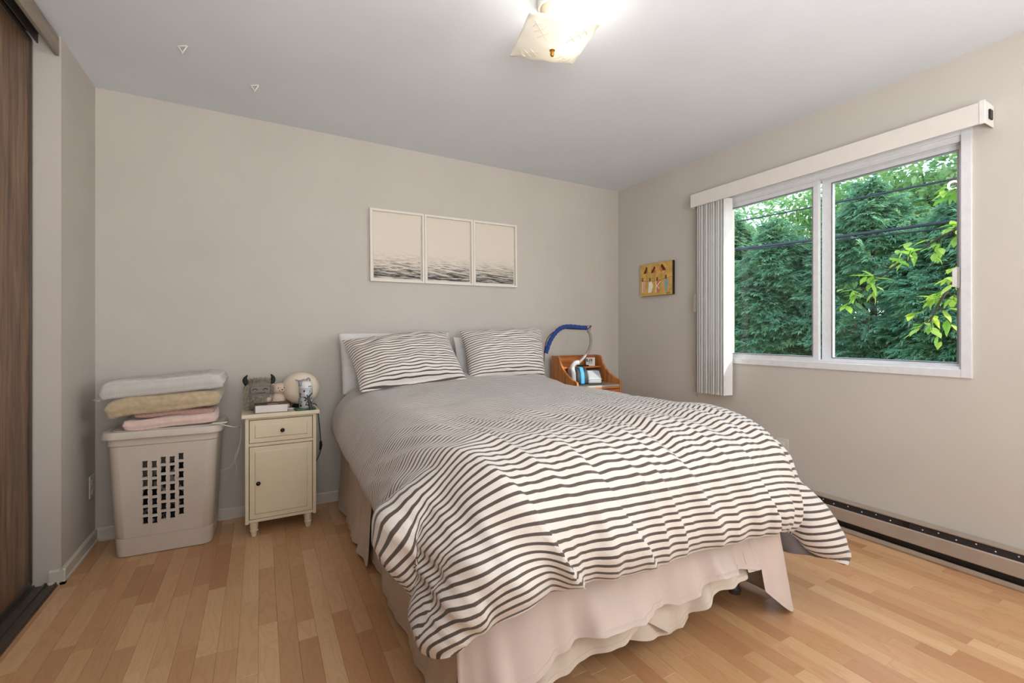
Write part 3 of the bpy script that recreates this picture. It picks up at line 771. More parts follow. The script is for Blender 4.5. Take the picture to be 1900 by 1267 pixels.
lw, ld = 0.505, 0.345
def ring(w, d, z, r=0.06): return [(x, y, z) for x, y in rrect(w, d, r, 6)]
R = [ring(lw-0.01, ld-0.01, HZ-0.02), ring(lw, ld, HZ-0.018), ring(lw, ld, HZ+0.004), ring(lw-0.012, ld-0.012, HZ+0.016), ring(lw-0.05, ld-0.05, HZ+0.016), ring(lw-0.056, ld-0.056, HZ+0.010), ring(lw-0.066, ld-0.066, HZ+0.010), ring(lw-0.072, ld-0.072, HZ+0.018), ring(lw*0.5, ld*0.5, HZ+0.022)]
mb = MB(); mb.grid(R, False, True); mb.add(R[-1], [tuple(range(len(R[-1])))]); mb.add(R[0], [tuple(range(len(R[0])))])
obj('lid', mb, M['hamper'], hm, local=True, ang=40)
LIDZ = HZ+0.022
lm = MB()
for cx, cy, cz, rx, ry, rz in ((-0.06, -0.01, 0.11, .12, .09, .11), (0.07, 0.0, 0.10, .10, .09, .10), (0.0, 0.0, 0.19, .13, .09, .14), (0.04, 0.0, 0.30, .12, .09, .12)):
    lm.ball((HX+cx, HY_+cy, cz), rx, ry, rz, 14, 20, lambda p, d: tuple(Vector(p)+Vector(d)*0.03*mnoise.noise(Vector(p)*14)))
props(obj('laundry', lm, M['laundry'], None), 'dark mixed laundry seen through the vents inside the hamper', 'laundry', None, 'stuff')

def blanket(name, label, x0, x1, y0, y1, z0, z1, m, folds=2, seed=0, dz=0.0, rz=0.0, sagl=0.0, sagr=0.0, e=0.17, amp=0.012, wave=0.004):
    """a folded blanket: rounded slab whose ends show the fold layers and whose ends may sag"""
    cx, cy, cz = (x0+x1)/2, (y0+y1)/2, (z0+z1)/2; hx, hy, hz = (x1-x0)/2, (y1-y0)/2, (z1-z0)/2
    nu, nv = 30, 72; P = []
    def sp(c, e): return math.copysign(abs(c)**e, c)
    for i in range(nu+1):
        th = -PI/2+PI*i/nu; row = []
        for k in range(nv):
            ph = 2*PI*k/nv
            d = (sp(math.cos(th), e)*sp(math.cos(ph), 0.16), sp(math.cos(th), e)*sp(math.sin(ph), 0.16), sp(math.sin(th), 0.6))
            x, y, z = d[0]*hx, d[1]*hy, d[2]*hz
            edge = max(abs(d[0]), abs(d[1]))**8
            gv = math.cos(d[2]*PI*folds/2*2)*0.5+0.5     # fold grooves round the sides
            k_ = 1-0.035*edge*(1-gv)
            q = Vector((x, y, z))*9+Vector((seed*7.1, 0, 0))
            nz = mnoise.noise(q)*amp+mnoise.noise(q*2.7)*amp*0.4
            x = x*k_+d[0]*nz; y = y*k_+d[1]*nz
            t = d[0]
            z += (nz*0.9+wave*math.sin(t*4.2+seed)) + dz*t
            if t < 0: z -= sagl*(-t)**4
            else: z -= sagr*t**4
            row.append((cx+x, cy+y, cz+z))
        P.append(row)
    mb = MB().grid(P, False, True)
    o = obj(name, mb, m, ang=180); o.rotation_euler = (0, 0, rz)
    return props(o, label, 'blanket', 'folded blankets stacked on the hamper')
ZB = LIDZ
blanket('folded_blanket', 'pale pink fleece blanket, lowest of the stack on the hamper lid', -0.60, -0.205, 2.87, 3.13, ZB-0.003, ZB+0.052, M['pink'], 2, 1, 0.006, 0.02)
blanket('folded_blanket', 'dusty rose knitted blanket folded between pale pink and tan ones', -0.555, -0.215, 2.885, 3.12, ZB+0.050, ZB+0.086, M['knit'], 1, 2, 0.0, 0.0)
blanket('folded_blanket', 'tan fleece blanket folded under the white one', -0.665, -0.185, 2.845, 3.14, ZB+0.082, ZB+0.172, M['tan'], 2, 3, 0.010, 0.0, 0.014, 0.0, wave=0.005)
wb_ = blanket('folded_blanket', 'white waffle blanket on top of the stack on the hamper', -0.685, -0.165, 2.845, 3.15, ZB+0.170, ZB+0.256, M['waffle'], 2, 5, 0.012, 0.0, 0.030, 0.004, wave=0.007)
mb = MB(); Pc = []
for i in range(9):
    Pc.append([(-0.655-0.075*j/6*(1-abs(i-4)/9), 2.90+0.018*i, ZB+0.176-0.030*j/6+0.003*math.sin(i*1.7+j)) for j in range(7)])
obj('loose_corner', mb.grid(Pc), M['waffle'], wb_, solid=0.006, ang=180)

# white charging cables
def cord(name, label, paths, r, m, cat='cable', parent=None, k=8):
    mb = MB()
    for p in paths: mb.tube(smooth_path(p, k), r, 6)
    o = obj(name, mb, m, parent, ang=180)
    return props(o, label, cat) if parent is None else o
cb = cord('charging_cable', 'white charging cable looping from the hamper lid down beside the cream nightstand',
     [[(-0.225, 2.86, 0.640), (-0.19, 2.845, 0.636), (-0.13, 2.86, 0.612), (-0.105, 2.93, 0.600), (-0.098, 2.965, 0.56), (-0.112, 2.98, 0.45), (-0.15, 3.02, 0.36), (-0.22, 3.08, 0.33), (-0.26, 3.12, 0.35)],
      [(-0.098, 2.965, 0.60), (-0.102, 2.97, 0.50), (-0.128, 2.99, 0.42), (-0.122, 3.02, 0.34), (-0.15, 3.06, 0.26), (-0.22, 3.12, 0.18), (-0.26, 3.16, 0.10)]], 0.0022, M['white'])
obj('plug', MB().tube([(-0.225, 2.86, 0.640), (-0.19, 2.845, 0.640), (-0.155, 2.84, 0.644)], [0.004, 0.005, 0.003], 8), M['white'], cb)

# ------------------------------------------------------------------ cream nightstand
nx0, nx1, ny0, ny1 = -0.075, 0.281, 2.85, 3.06
ns = thing('nightstand', 'narrow cream painted nightstand with one drawer over a cupboard door', 'nightstand', (0.103, 2.95, 0))
obj('top', box(-0.092, 0.298, 2.828, 3.07, 0.653, 0.675), M['cream'], ns, bevel=0.003)
mb = MB().box(nx0, nx0+0.018, ny0, ny1, 0.074, 0.653).box(nx1-0.018, nx1, ny0, ny1, 0.074, 0.653).box(nx0+0.018, nx1-0.018, ny1-0.006, ny1, 0.076, 0.652)
mb.box(nx0+0.018, nx1-0.018, ny0+0.004, ny1-0.006, 0.079, 0.095).box(nx0+0.018, nx1-0.018, ny0+0.002, ny1-0.006, 0.495, 0.512).box(nx0+0.018, nx1-0.018, ny0+0.003, ny1-0.006, 0.641, 0.653)
obj('carcass', mb, M['cream'], ns, bevel=0.0015)
def panel(name, x0, x1, z0, z1, yf, parent, inset=0.024):
    mb = MB(); t = 0.016
    mb.box(x0, x1, yf, yf+t, z0, z1)
    i = inset; a, b, c, d = x0+i, x1-i, z0+i, z1-i; r = 0.005
    o4 = lambda k, y: [(a+k, y, c+k), (b-k, y, c+k), (b-k, y, d-k), (a+k, y, d-k)]
    vs = o4(0, yf-0.0002)+o4(r, yf-0.0045)
    mb.add(vs, [(k, (k+1) % 4, (k+1) % 4+4, k+4) for k in range(4)]+[(4, 5, 6, 7)])
    return obj(name, mb, M['cream'], parent, bevel=0.0012)
fx0, fx1 = nx0+0.021, nx1-0.021
dr = panel('drawer', fx0, fx1, 0.515, 0.638, ny0+0.001, ns)
dd = panel('door', fx0, fx1, 0.098, 0.492, ny0+0.001, ns)
def knob(x, y, z, parent):
    mb = MB(); pr = [(0.0045, 0.0), (0.0045, 0.008), (0.009, 0.012), (0.0115, 0.017), (0.010, 0.022), (0.005, 0.025), (0.0, 0.0255)]
    P = [[(x+r*math.cos(2*PI*k/16), y-h, z+r*math.sin(2*PI*k/16)) for k in range(16)] for r, h in pr]
    return obj('knob', mb.grid(P, False, True), M['knob'], parent, ang=60, label='dark round knob')
knob(0.106, ny0-0.0035, 0.576, dr); knob(-0.012, ny0-0.0035, 0.296, dd)
for x in (nx0+0.042, nx1-0.042):
    for y in (ny0+0.022, ny1-0.026):
        obj('leg', MB().lathe([(0.0, 0.0), (0.013, 0.0), (0.015, 0.008), (0.0175, 0.026), (0.021, 0.029), (0.021, 0.034), (0.018, 0.037), (0.020, 0.050), (0.0215, 0.0785), (0.0, 0.0785)], 18, (x, y, 0)), M['cream'], ns)
NZ = 0.675
# globe lamp
gx, gy = 0.212, 3.005
gl = thing('globe_lamp', 'unlit cream glass globe table lamp on the cream nightstand', 'lamp', (gx, gy, NZ))
obj('base', MB().lathe([(0.0, 0.0), (0.05, 0.0), (0.052, 0.006), (0.046, 0.014), (0.040, 0.022), (0.0, 0.022)], 28, (gx, gy, NZ)), M['black'], gl)
obj('globe', MB().lathe([(0.0, 0.016)]+[(0.104*math.sin(t)**0.92, 0.112-0.096*math.cos(t)) for t in [PI*(k+1)/26 for k in range(25)]]+[(0.0, 0.208)], 40, (gx, gy, NZ)), M['globe'], gl, ang=180)
lc = cord('cord', None, [[(gx+0.03, gy+0.03, NZ+0.006), (0.29, 3.06, NZ+0.004), (0.308, 3.076, 0.655), (0.322, 3.10, 0.56), (0.335, 3.13, 0.44), (0.335, 3.14, 0.36), (0.30, 3.17, 0.27), (0.28, 3.19, 0.22)]], 0.0026, M['black'], parent=gl)
obj('switch', MB().tube([(0.336, 3.133, 0.425), (0.338, 3.137, 0.40), (0.334, 3.142, 0.37)], [0.007, 0.009, 0.007], 8), M['black'], lc)

# thick book
bk = thing('book', 'thick book with dark cover lying page edges forward on the cream nightstand', 'book', (0.054, 2.905, NZ), -0.035)
bw, bd_, bh = 0.165, 0.118, 0.046
obj('page_block', box(-bw/2+0.004, bw/2-0.003, -bd_/2+0.002, bd_/2-0.002, 0.003, bh-0.003), M['page'], bk, local=True)
mb = MB().box(-bw/2, bw/2, -bd_/2, bd_/2, 0.0, 0.003).box(-bw/2, bw/2, -bd_/2, bd_/2, bh-0.003, bh).box(-bw/2-0.003, -bw/2+0.003, -bd_/2, bd_/2, 0, bh)
obj('cover', mb, M['cover'], bk, local=True, bevel=0.001)
rng = random.Random(4); mb = MB()
for i in range(9):
    x = -0.02+i*0.006; mb.box(x, x+0.0035, -0.042+rng.uniform(-.004, .004), -0.028, bh, bh+0.0004)
for i in range(7):
    x = -0.015+i*0.007; mb.box(x, x+0.004, -0.052, -0.046, bh, bh+0.0004)
obj('cover_lettering', mb, M['page'], bk, local=True)

# horned plush
px_, py_ = -0.008, 3.0
mp = thing('plush_toy', 'grey shaggy plush toy with two dark horns on the cream nightstand', 'plush toy', (px_, py_, NZ), 0.02)
def sup(mb, c, rx, ry, rz, e1=0.6, e2=0.6, nu=18, nv=26, nz=0.0, ns_=20):
    P = []
    def sp(c_, e): return math.copysign(abs(c_)**e, c_)
    for i in range(nu+1):
        th = -PI/2+PI*i/nu; row = []
        for k in range(nv):
            ph = 2*PI*k/nv
            d = (sp(math.cos(th), e1)*sp(math.cos(ph), e2), sp(math.cos(th), e1)*sp(math.sin(ph), e2), sp(math.sin(th), e1))
            p = Vector((c[0]+rx*d[0], c[1]+ry*d[1], c[2]+rz*d[2]))
            if nz: p += Vector(d)*nz*mnoise.noise(p*ns_)
            row.append(tuple(p))
        P.append(row)
    return mb.grid(P, False, True)
bdy = obj('body', sup(MB(), (0, 0, 0.088), 0.068, 0.048, 0.088, 0.55, 0.7, nz=0.004, ns_=30), M['grayplush'], mp, local=True, ang=180)
fc = obj('face', sup(MB(), (0.004, -0.044, 0.118), 0.050, 0.012, 0.021, 0.35, 0.4), plain('plush_face', (128, 118, 114), 0.9, bump=0.3), mp, local=True, ang=180)
for s in (-1, 1):
    pts = [(0.004+s*0.026+0.011*math.cos(t), -0.0572, 0.117+0.010*math.sin(t)) for t in [PI*k/8 for k in range(9)]]
    obj('closed_eye', MB().tube(pts, 0.002, 6), M['horn'], fc, local=True)
obj('mouth', MB().tube([(0.004+x, -0.0565+0.01*abs(x)*8*0, 0.103+20*x*x*0.2) for x in [-0.026+0.0065*k for k in range(9)]], 0.0014, 6), M['horn'], fc, local=True)
obj('belly', sup(MB(), (0.010, -0.040, 0.052), 0.046, 0.012, 0.036, 0.5, 0.5), M['grayplush'], mp, local=True, ang=180)
for s in (-1, 1):
    pts = smooth_path([(s*0.054, 0, 0.145), (s*0.070, 0, 0.170), (s*0.068, -0.002, 0.188), (s*0.058, -0.004, 0.203)], 4)
    r = [0.017*(1-(k/(len(pts)-1))**1.5)+0.0012 for k in range(len(pts))]
    obj('horn', MB().tube(pts, r, 10), M['horn'], mp, local=True, ang=180)
rng = random.Random(9)
mb = MB(); 
for i in range(1700):
    t = rng.random(); 
    if i < 500:   # crown tuft
        x = rng.uniform(-0.055, 0.058); b = Vector((x, rng.uniform(-0.045, 0.035), 0.150+rng.uniform(0, 0.022))); d = Vector((rng.uniform(-.25, .25), rng.uniform(-0.6, 0.0), rng.uniform(0.3, 1.0)))
        l = rng.uniform(0.012, 0.026)
    elif i < 1350:  # side fur
        s = rng.choice((-1, 1)); a = rng.uniform(-0.9, 0.9); b = Vector((s*0.064*math.cos(a*0.8)+0.0, 0.045*math.sin(a)-0.008, rng.uniform(0.02, 0.15)))
        d = Vector((s*0.5, -0.25+rng.uniform(-.4, .2), rng.uniform(-1.3, -0.3))); l = rng.uniform(0.02, 0.045)
    else:          # belly streaks
        b = Vector((rng.uniform(-0.04, 0.055), -0.050, rng.uniform(0.02, 0.088))); d = Vector((rng.uniform(-.6, .6), -0.18, rng.uniform(-1, -.2))); l = rng.uniform(0.012, 0.024)
    d.normalize(); e = b+d*l; n_ = Vector((rng.uniform(-1, 1), rng.uniform(-1, 1), rng.uniform(-1, 1))).normalized()*0.0011
    if e.z < 0.003: e.z = 0.003
    mid = b.lerp(e, 0.55)+Vector((0, -0.002, 0.003))
    mb.add([b-n_, b+n_, mid+n_*0.8, mid-n_*0.8, e], [(0, 1, 2, 3), (3, 2, 4)])
f_ = obj('fur', mb, M['fur'], mp, local=True, ang=180, label='long pale grey fur'); f_['kind'] = 'stuff'

# little teddy bear
tb = thing('teddy_bear', 'small beige pink teddy sitting behind the book on the cream nightstand', 'plush toy', (0.088, 2.995, NZ), 0.15); tb.scale = (1.22, 1.22, 1.22)
obj('body', sup(MB(), (0, 0, 0.040), 0.036, 0.030, 0.040, 0.9, 1, nz=0.004, ns_=50), M['pinkplush'], tb, local=True, ang=180)
hd = obj('head', sup(MB(), (0.004, -0.006, 0.095), 0.030, 0.028, 0.028, 0.9, 1, nz=0.003, ns_=60), M['pinkplush'], tb, local=True, ang=180)
obj('muzzle', MB().ball((0.010, -0.033, 0.090), 0.013, 0.010, 0.010), M['pinkplush'], hd, local=True, ang=180)
obj('nose', MB().ball((0.011, -0.043, 0.094), 0.004, 0.003, 0.003, 6, 10), M['horn'], hd, local=True, ang=180)
for x in (-0.004, 0.021): obj('eye', MB().ball((x, -0.032, 0.101), 0.0028, nu=6, nv=8), M['black'], hd, local=True)
for s in (-1, 1):
    obj('ear', sup(MB(), (0.004+s*0.028, 0.002, 0.108), 0.013, 0.008, 0.014, 0.9, 1), M['pinkplush' if s < 0 else 'brownplush'], tb, local=True, ang=180)
    obj('arm', MB().tube(smooth_path([(s*0.028, -0.006, 0.064), (s*0.044, -0.020, 0.052), (s*0.040, -0.034, 0.046)], 3), [0.012, 0.012, 0.0125, 0.013, 0.013, 0.012, 0.007], 12), M['pinkplush'], tb, local=True, ang=180)
    obj('leg', MB().tube(smooth_path([(s*0.018, -0.010, 0.015), (s*0.028, -0.034, 0.014), (s*0.032, -0.05, 0.016)], 3), [0.014, 0.014, 0.014, 0.014, 0.014, 0.013, 0.007], 12), M['pinkplush'], tb, local=True, ang=180)
t2 = thing('plush_toy', 'small brown plush dog lying between teddy and globe lamp', 'plush toy', (0.135, 3.035, NZ))
obj('body', sup(MB(), (0, 0, 0.028), 0.036, 0.024, 0.028, 0.9, 1, nz=0.004, ns_=50), M['brownplush'], t2, local=True, ang=180)
obj('head', sup(MB(), (-0.012, -0.012, 0.068), 0.022, 0.020, 0.020, 0.9, 1, nz=0.003, ns_=60), M['brownplush'], t2, local=True, ang=180)
for s in (-1, 1): obj('ear', sup(MB(), (-0.012+s*0.021, -0.012, 0.064), 0.006, 0.009, 0.016, 0.9, 1), M['brownplush'], t2, local=True, ang=180)

# water bottle on a green case
gc = thing('glasses_case', 'flat green and black case lying under the water bottle', 'case', (0.225, 2.875, NZ), 0.06)
obj('shell', MB().prism(rrect(0.108, 0.062, 0.012), 0.0, 0.010, lambda a, b, t: (a, b, t)), M['green'], gc, local=True, bevel=0.002)
obj('rim', MB().prism(rrect(0.112, 0.066, 0.013), 0.0, 0.004, lambda a, b, t: (a, b, t)), M['black'], gc, local=True, bevel=0.001)
bx, by, bz = 0.228, 2.882, NZ+0.010
wbt = thing('water_bottle', 'clear printed water bottle with white lid and grey spout', 'bottle', (bx, by, bz))
obj('body', MB().lathe([(0.0, 0.0), (0.033, 0.0), (0.036, 0.004), (0.036, 0.112), (0.034, 0.116), (0.0, 0.116)], 28, (bx, by, bz)), M['tank'], wbt)
obj('lid', MB().lathe([(0.0, 0.116), (0.037, 0.116), (0.037, 0.134), (0.034, 0.142), (0.027, 0.150), (0.016, 0.155), (0.0, 0.156)], 28, (bx, by, bz)), M['white'], wbt)
pts = smooth_path([(bx-0.030, by-0.024, bz+0.130), (bx-0.031, by-0.02, bz+0.148), (bx-0.040, by-0.012, bz+0.158), (bx-0.056, by-0.008, bz+0.163)], 4)
sp_ = obj('spout', MB().tube(pts, [0.011-0.008*k/(len(pts)-1) for k in range(len(pts))], 10).tube([(bx-0.034, by-0.010, bz+0.154), (bx-0.01, by, bz+0.158), (bx+0.012, by, bz+0.156)], [0.005, 0.008, 0.004], 8), plain('spout_grey', (138, 140, 144), 0.4), wbt, ang=180)
mb = MB(); mb.tube(smooth_path([(bx+0.002, by, bz+0.152), (bx+0.010, by, bz+0.168), (bx+0.019, by, bz+0.168), (bx+0.024, by, bz+0.150)], 4), 0.004, 8)
obj('loop_handle', mb, plain('handle_grey', (128, 128, 130), 0.4), wbt, ang=180)
rng = random.Random(21); mb = MB()
for i in range(34):
    a = rng.uniform(-PI, 0); z = bz+rng.uniform(0.012, 0.10); w = rng.uniform(0.05, 0.17); h = rng.uniform(0.003, 0.009); r = 0.0364
    k = 5; c = [(bx+r*math.cos(a+w*(math.cos(2*PI*q/k))), by+r*math.sin(a+w*math.cos(2*PI*q/k)), z+h*math.sin(2*PI*q/k)) for q in range(k)]
    mb.add(c, [tuple(range(k))])
obj('printed_marks', mb, M['ink'], wbt, label='dark scattered printed marks')
mb = MB()
for i in range(9):
    a = -PI/2+0.28+i*0.075; r = 0.0374; z = bz+0.122
    mb.add([(bx+r*math.cos(a+q), by+r*math.sin(a+q), z+hh) for q, hh in ((0, 0), (0.05, 0), (0.05, 0.006), (0, 0.006))], [(0, 1, 2, 3)])
obj('lid_lettering', mb, M['ink'], wbt)
obj('carry_strap', MB().prism([(-0.009, 0), (0.009, 0), (0.010, 0.01), (0.006, 0.075), (-0.003, 0.086), (-0.008, 0.07)], by-0.052, by-0.043, lambda a, b, t: (bx+0.026+a-0.2*(b), t+0.08*b, bz-0.009+b)), M['black'], wbt, bevel=0.003, label='black carry strap hanging down the front')
ds = thing('dish', 'tiny white dish between the book and the green case', 'dish', (0.152, 2.92, NZ))
obj('bowl', MB().lathe([(0.0, 0.0), (0.014, 0.0), (0.019, 0.006), (0.018, 0.007), (0.013, 0.002), (0.0, 0.002)], 20), M['white'], ds, local=True)

# ------------------------------------------------------------------ pine nightstand on the right
rx0, rx1, ry0, ry1 = 2.11, 2.56, 2.78, 3.13
rn = thing('nightstand', 'orange pine nightstand with curved gallery sides on the window side of the bed', 'nightstand', ((rx0+rx1)/2, (ry0+ry1)/2, 0))
def side_profile():
    pts = [(ry1, 0.0), (ry0, 0.0), (ry0, 0.715), (ry0+0.004, 0.735), (ry0+0.016, 0.744), (ry0+0.05, 0.752), (ry0+0.10, 0.772), (ry0+0.15, 0.800), (ry0+0.19, 0.832), (ry0+0.22, 0.868), (ry0+0.236, 0.902), (ry0+0.246, 0.922), (ry0+0.262, 0.931), (ry1, 0.932)]
    return pts
for x0 in (rx0, rx1-0.018):
    obj('side_panel', MB().prism(side_profile(), x0, x0+0.018, lambda a, b, t: (t, a, b)), M['pine'], rn, bevel=0.003)
obj('back_panel', box(rx0+0.018, rx1-0.018, ry1-0.016, ry1, 0.02, 0.930), M['pinex'], rn)
obj('top', box(rx0+0.0185, rx1-0.0185, ry0+0.004, ry1-0.0165, 0.688, 0.706), plain('pine_top_grey', (170, 158, 146), 0.3, var=0.06), rn, bevel=0.003)
obj('shelf', box(rx0+0.0185, rx1-0.0185, ry0+0.235, ry1-0.0165, 0.826, 0.840), M['pinex'], rn, bevel=0.003)
obj('rail', box(rx0+0.0185, rx1-0.0185, ry0+0.006, ry0+0.03, 0.672, 0.6875), M['pinex'], rn, bevel=0.002)
drw = obj('drawer', box(rx0+0.021, rx1-0.021, ry0+0.002, ry0+0.022, 0.50, 0.669), M['pinex'], rn, bevel=0.003)
obj('knob', MB().ball(((rx0+rx1)/2, ry0-0.012, 0.585), 0.016), M['pine'], drw, ang=180)
obj('drawer', box(rx0+0.021, rx1-0.021, ry0+0.002, ry0+0.022, 0.29, 0.495), M['pinex'], rn, bevel=0.003)
obj('plinth', box(rx0+0.0185, rx1-0.0185, ry0+0.006, ry0+0.03, 0.02, 0.285), M['pinex'], rn, bevel=0.003)
RZ = 0.706
# breathing machine lying on the nightstand
cp = thing('breathing_machine', 'bedside breathing machine with clear water tank and blue band on the pine nightstand', 'medical device', (2.27, 2.90, RZ), -0.35)
def lxp(prof, x0, x1): return MB().prism(prof, x0, x1, lambda a, b, t: (t, a, b))
dp = [(-0.075, 0.0), (0.075, 0.0), (0.075, 0.105), (0.05, 0.125), (-0.03, 0.125), (-0.065, 0.085), (-0.078, 0.03)]
obj('base_tray', MB().prism(rrect(0.235, 0.15, 0.02), 0.0, 0.012, lambda a, b, t: (a+0.01, b, t)), M['cpapdark'], cp, local=True, bevel=0.003)
obj('casing', lxp([(p[0]*0.95, p[1]+0.012) for p in dp], -0.085, 0.012), M['cpapdark'], cp, local=True, bevel=0.012, seg=3)
obj('blue_band', lxp([(p[0]*1.0, p[1]*1.02+0.0125) for p in dp], -0.050, -0.018), M['cpapblue'], cp, local=True, bevel=0.006, seg=3)
obj('end_cap', lxp([(p[0]*0.97, p[1]*1.0+0.0122) for p in dp], -0.118, -0.084), M['cpapgrey'], cp, local=True, bevel=0.014, seg=3)
tk = [(-0.072, 0.013), (0.072, 0.013), (0.072, 0.085), (0.052, 0.112), (-0.020, 0.112), (-0.060, 0.070), (-0.074, 0.035)]
tkb = obj('water_tank', lxp(tk, 0.013, 0.125), M['tank'], cp, local=True, bevel=0.012, seg=3, label='clear water tank')
obj('tank_seam', MB().box(0.0125, 0.1265, -0.0745, 0.0735, 0.046, 0.050), M['cpapgrey'], tkb, local=True, bevel=0.001)
obj('hose_elbow', MB().tube(smooth_path([(-0.095, 0.0, 0.12), (-0.095, -0.005, 0.150), (-0.075, -0.01, 0.172), (-0.045, -0.012, 0.178)], 4), 0.019, 14), M['cpapgrey'], cp, local=True, ang=60)
# hose on its hanger
hs = thing('air_hose', 'grey air hose in a blue fabric sleeve arching from the pillow to the machine', 'hose', (2.2, 2.92, 0.88))
pg = smooth_path([(2.225, 2.905, 0.884), (2.275, 2.905, 0.925), (2.335, 2.92, 0.98), (2.372, 2.94, 1.04), (2.376, 2.95, 1.10), (2.350, 2.95, 1.142)], 14)
obj('hose', MB().tube(pg, [0.0108+(0.0014 if k % 2 else 0) for k in range(len(pg))], 10), M['hose'], hs, ang=180)
pb = smooth_path([(2.335, 2.952, 1.160), (2.26, 2.955, 1.166), (2.16, 2.96, 1.172), (2.085, 2.965, 1.155), (2.03, 2.975, 1.105), (1.995, 2.985, 1.045), (1.97, 3.0, 0.96)], 8)
obj('fabric_sleeve', MB().tube(pb, [0.017+0.0018*math.sin(k*1.9) for k in range(len(pb))], 12), M['blueclothe'], hs, ang=180, label='dark blue fabric sleeve')
mb = MB().tube([(2.30, 2.952, 1.178), (2.385, 2.95, 1.178), (2.372, 2.95, 1.145), (2.34, 2.95, 1.130)], 0.0028, 6).tube([(2.385, 2.95, 1.178), (2.345, 2.95, 1.150)], 0.006, 8)
obj('clip', mb, M['darkmetal'], hs)
hg_ = thing('hose_hanger', 'thin dark upright hanger holding the air hose behind the pillows', 'stand', (1.985, 3.05, 0))
mb = MB().tube(smooth_path([(1.985, 3.05, 0.012), (1.985, 3.05, 0.6), (1.985, 3.045, 0.95), (2.01, 3.02, 1.09), (2.10, 2.985, 1.150), (2.2, 2.972, 1.152), (2.29, 2.958, 1.148)], 6), 0.004, 8)
obj('pole', mb, M['darkmetal'], hg_)
obj('foot', MB().prism(rrect(0.14, 0.20, 0.02), 0.0, 0.012, lambda a, b, t: (1.985+a, 3.05+b, t)), M['darkmetal'], hg_, bevel=0.003)
# white carton on the shelf
wx = thing('carton', 'small white printed carton on the pine nightstand shelf', 'carton', (2.465, 3.065, 0.840), -0.55)
obj('box', box(-0.037, 0.037, -0.026, 0.026, 0, 0.070), plain('carton_white', (212, 206, 200), 0.6), wx, local=True, bevel=0.001)
def glyphs(strs, x0, z0, s, y, parent, m, axis='x'):
    mb = MB()
    for gi, g in enumerate(strs):
        for (a, b, c, d) in g:
            X0, X1, Z0, Z1 = x0+gi*s*0.85+a*s, x0+gi*s*0.85+c*s, z0+b*s, z0+d*s
            mb.box(X0, X1, y-0.0004, y, Z0, Z1)
    return obj('lettering', mb, m, parent, local=True)
J = [(0.35, 0, 0.6, 1), (0, 0, 0.35, 0.22), (0, 0.22, 0.16, 0.4)]
Rr = [(0, 0, 0.22, 1), (0.22, 0.8, 0.6, 1), (0.22, 0.42, 0.6, 0.58), (0.42, 0.58, 0.6, 0.8), (0.42, 0, 0.62, 0.42)]
glyphs([J, Rr], -0.020, 0.036, 0.024, -0.026, wx, M['ink'])
obj('printed_patch', MB().box(-0.034, -0.024, -0.0264, -0.026, 0.036, 0.060).box(-0.018, 0.014, -0.0264, -0.026, 0.024, 0.028), M['ink'], wx, local=True)
obj('diamond', MB().prism([(0, -0.011), (0.010, 0), (0, 0.011), (-0.010, 0)], 0.037, 0.0374, lambda a, b, t: (t, a, 0.042+b)), M['ink'], wx, local=True)
ph = thing('phone', 'black phone lying on the shelf beside the white carton', 'phone', (2.385, 3.062, 0.840), 0.1)
obj('body', MB().prism(rrect(0.10, 0.05, 0.008), 0.0, 0.009, lambda a, b, t: (a, b, t)), M['black'], ph, local=True, bevel=0.002)
obj('screen', MB().prism(rrect(0.092, 0.044, 0.005), 0.009, 0.0095, lambda a, b, t: (a, b, t)), M['cpapdark'], ph, local=True)
spk = thing('speaker', 'dark grey speaker at the back of the pine nightstand under its shelf', 'speaker', (2.475, 3.045, RZ), -0.2)
obj('cabinet', box(-0.055, 0.055, -0.045, 0.045, 0, 0.108), plain('speaker_grey', (62, 62, 64), 0.6), spk, local=True, bevel=0.006)
obj('grille', box(-0.047, 0.047, -0.0475, -0.045, 0.008, 0.10), plain('speaker_cloth', (44, 44, 46), 0.9, bump=0.6, bs=700), spk, local=True, bevel=0.002)
nt_ = thing('note_pad', 'pale note pad leaning at the back of the pine nightstand', 'note pad', (2.335, 3.08, RZ))
obj('pages', box(-0.04, 0.04, -0.006, 0.004, 0, 0.112), M['page'], nt_, local=True)
obj('backing', box(-0.041, 0.041, 0.004, 0.006, 0, 0.114), M['hose'], nt_, local=True)
# ------------------------------------------------------------------ bed
bed = thing('bed', 'double bed with mattress and box spring, its head against the back wall', 'bed', (1.165, 2.13, 0))
bx0, bx1, by0, by1 = 0.475, 1.855, 1.14, 3.15
obj('box_spring', box(bx0+0.01, bx1-0.01, by0+0.01, by1, 0.165, 0.37), M['mattress'], bed, bevel=0.02, seg=3)
mt = obj('mattress', box(bx0, bx1, by0, by1, 0.372, 0.665), M['mattress'], bed, bevel=0.04, seg=4)
mb = MB().box(bx0+0.012, bx0+0.045, by0+0.02, by1, 0.12, 0.164).box(bx1-0.045, bx1-0.012, by0+0.02, by1, 0.12, 0.164).box(bx0+0.045, bx1-0.045, by0+0.03, by0+0.06, 0.12, 0.164).box(bx0+0.045, bx1-0.045, 3.08, 3.11, 0.12, 0.164)
obj('frame_rail', mb, M['darkmetal'], bed)
for x in (bx0+0.07, bx1-0.07):
    for y in (by0+0.10, by1-0.08):
        obj('leg', MB().lathe([(0, 0), (0.024, 0), (0.026, 0.02), (0.018, 0.03), (0.018, 0.121), (0, 0.121)], 14, (x, y, 0)), M['darkmetal'], bed)

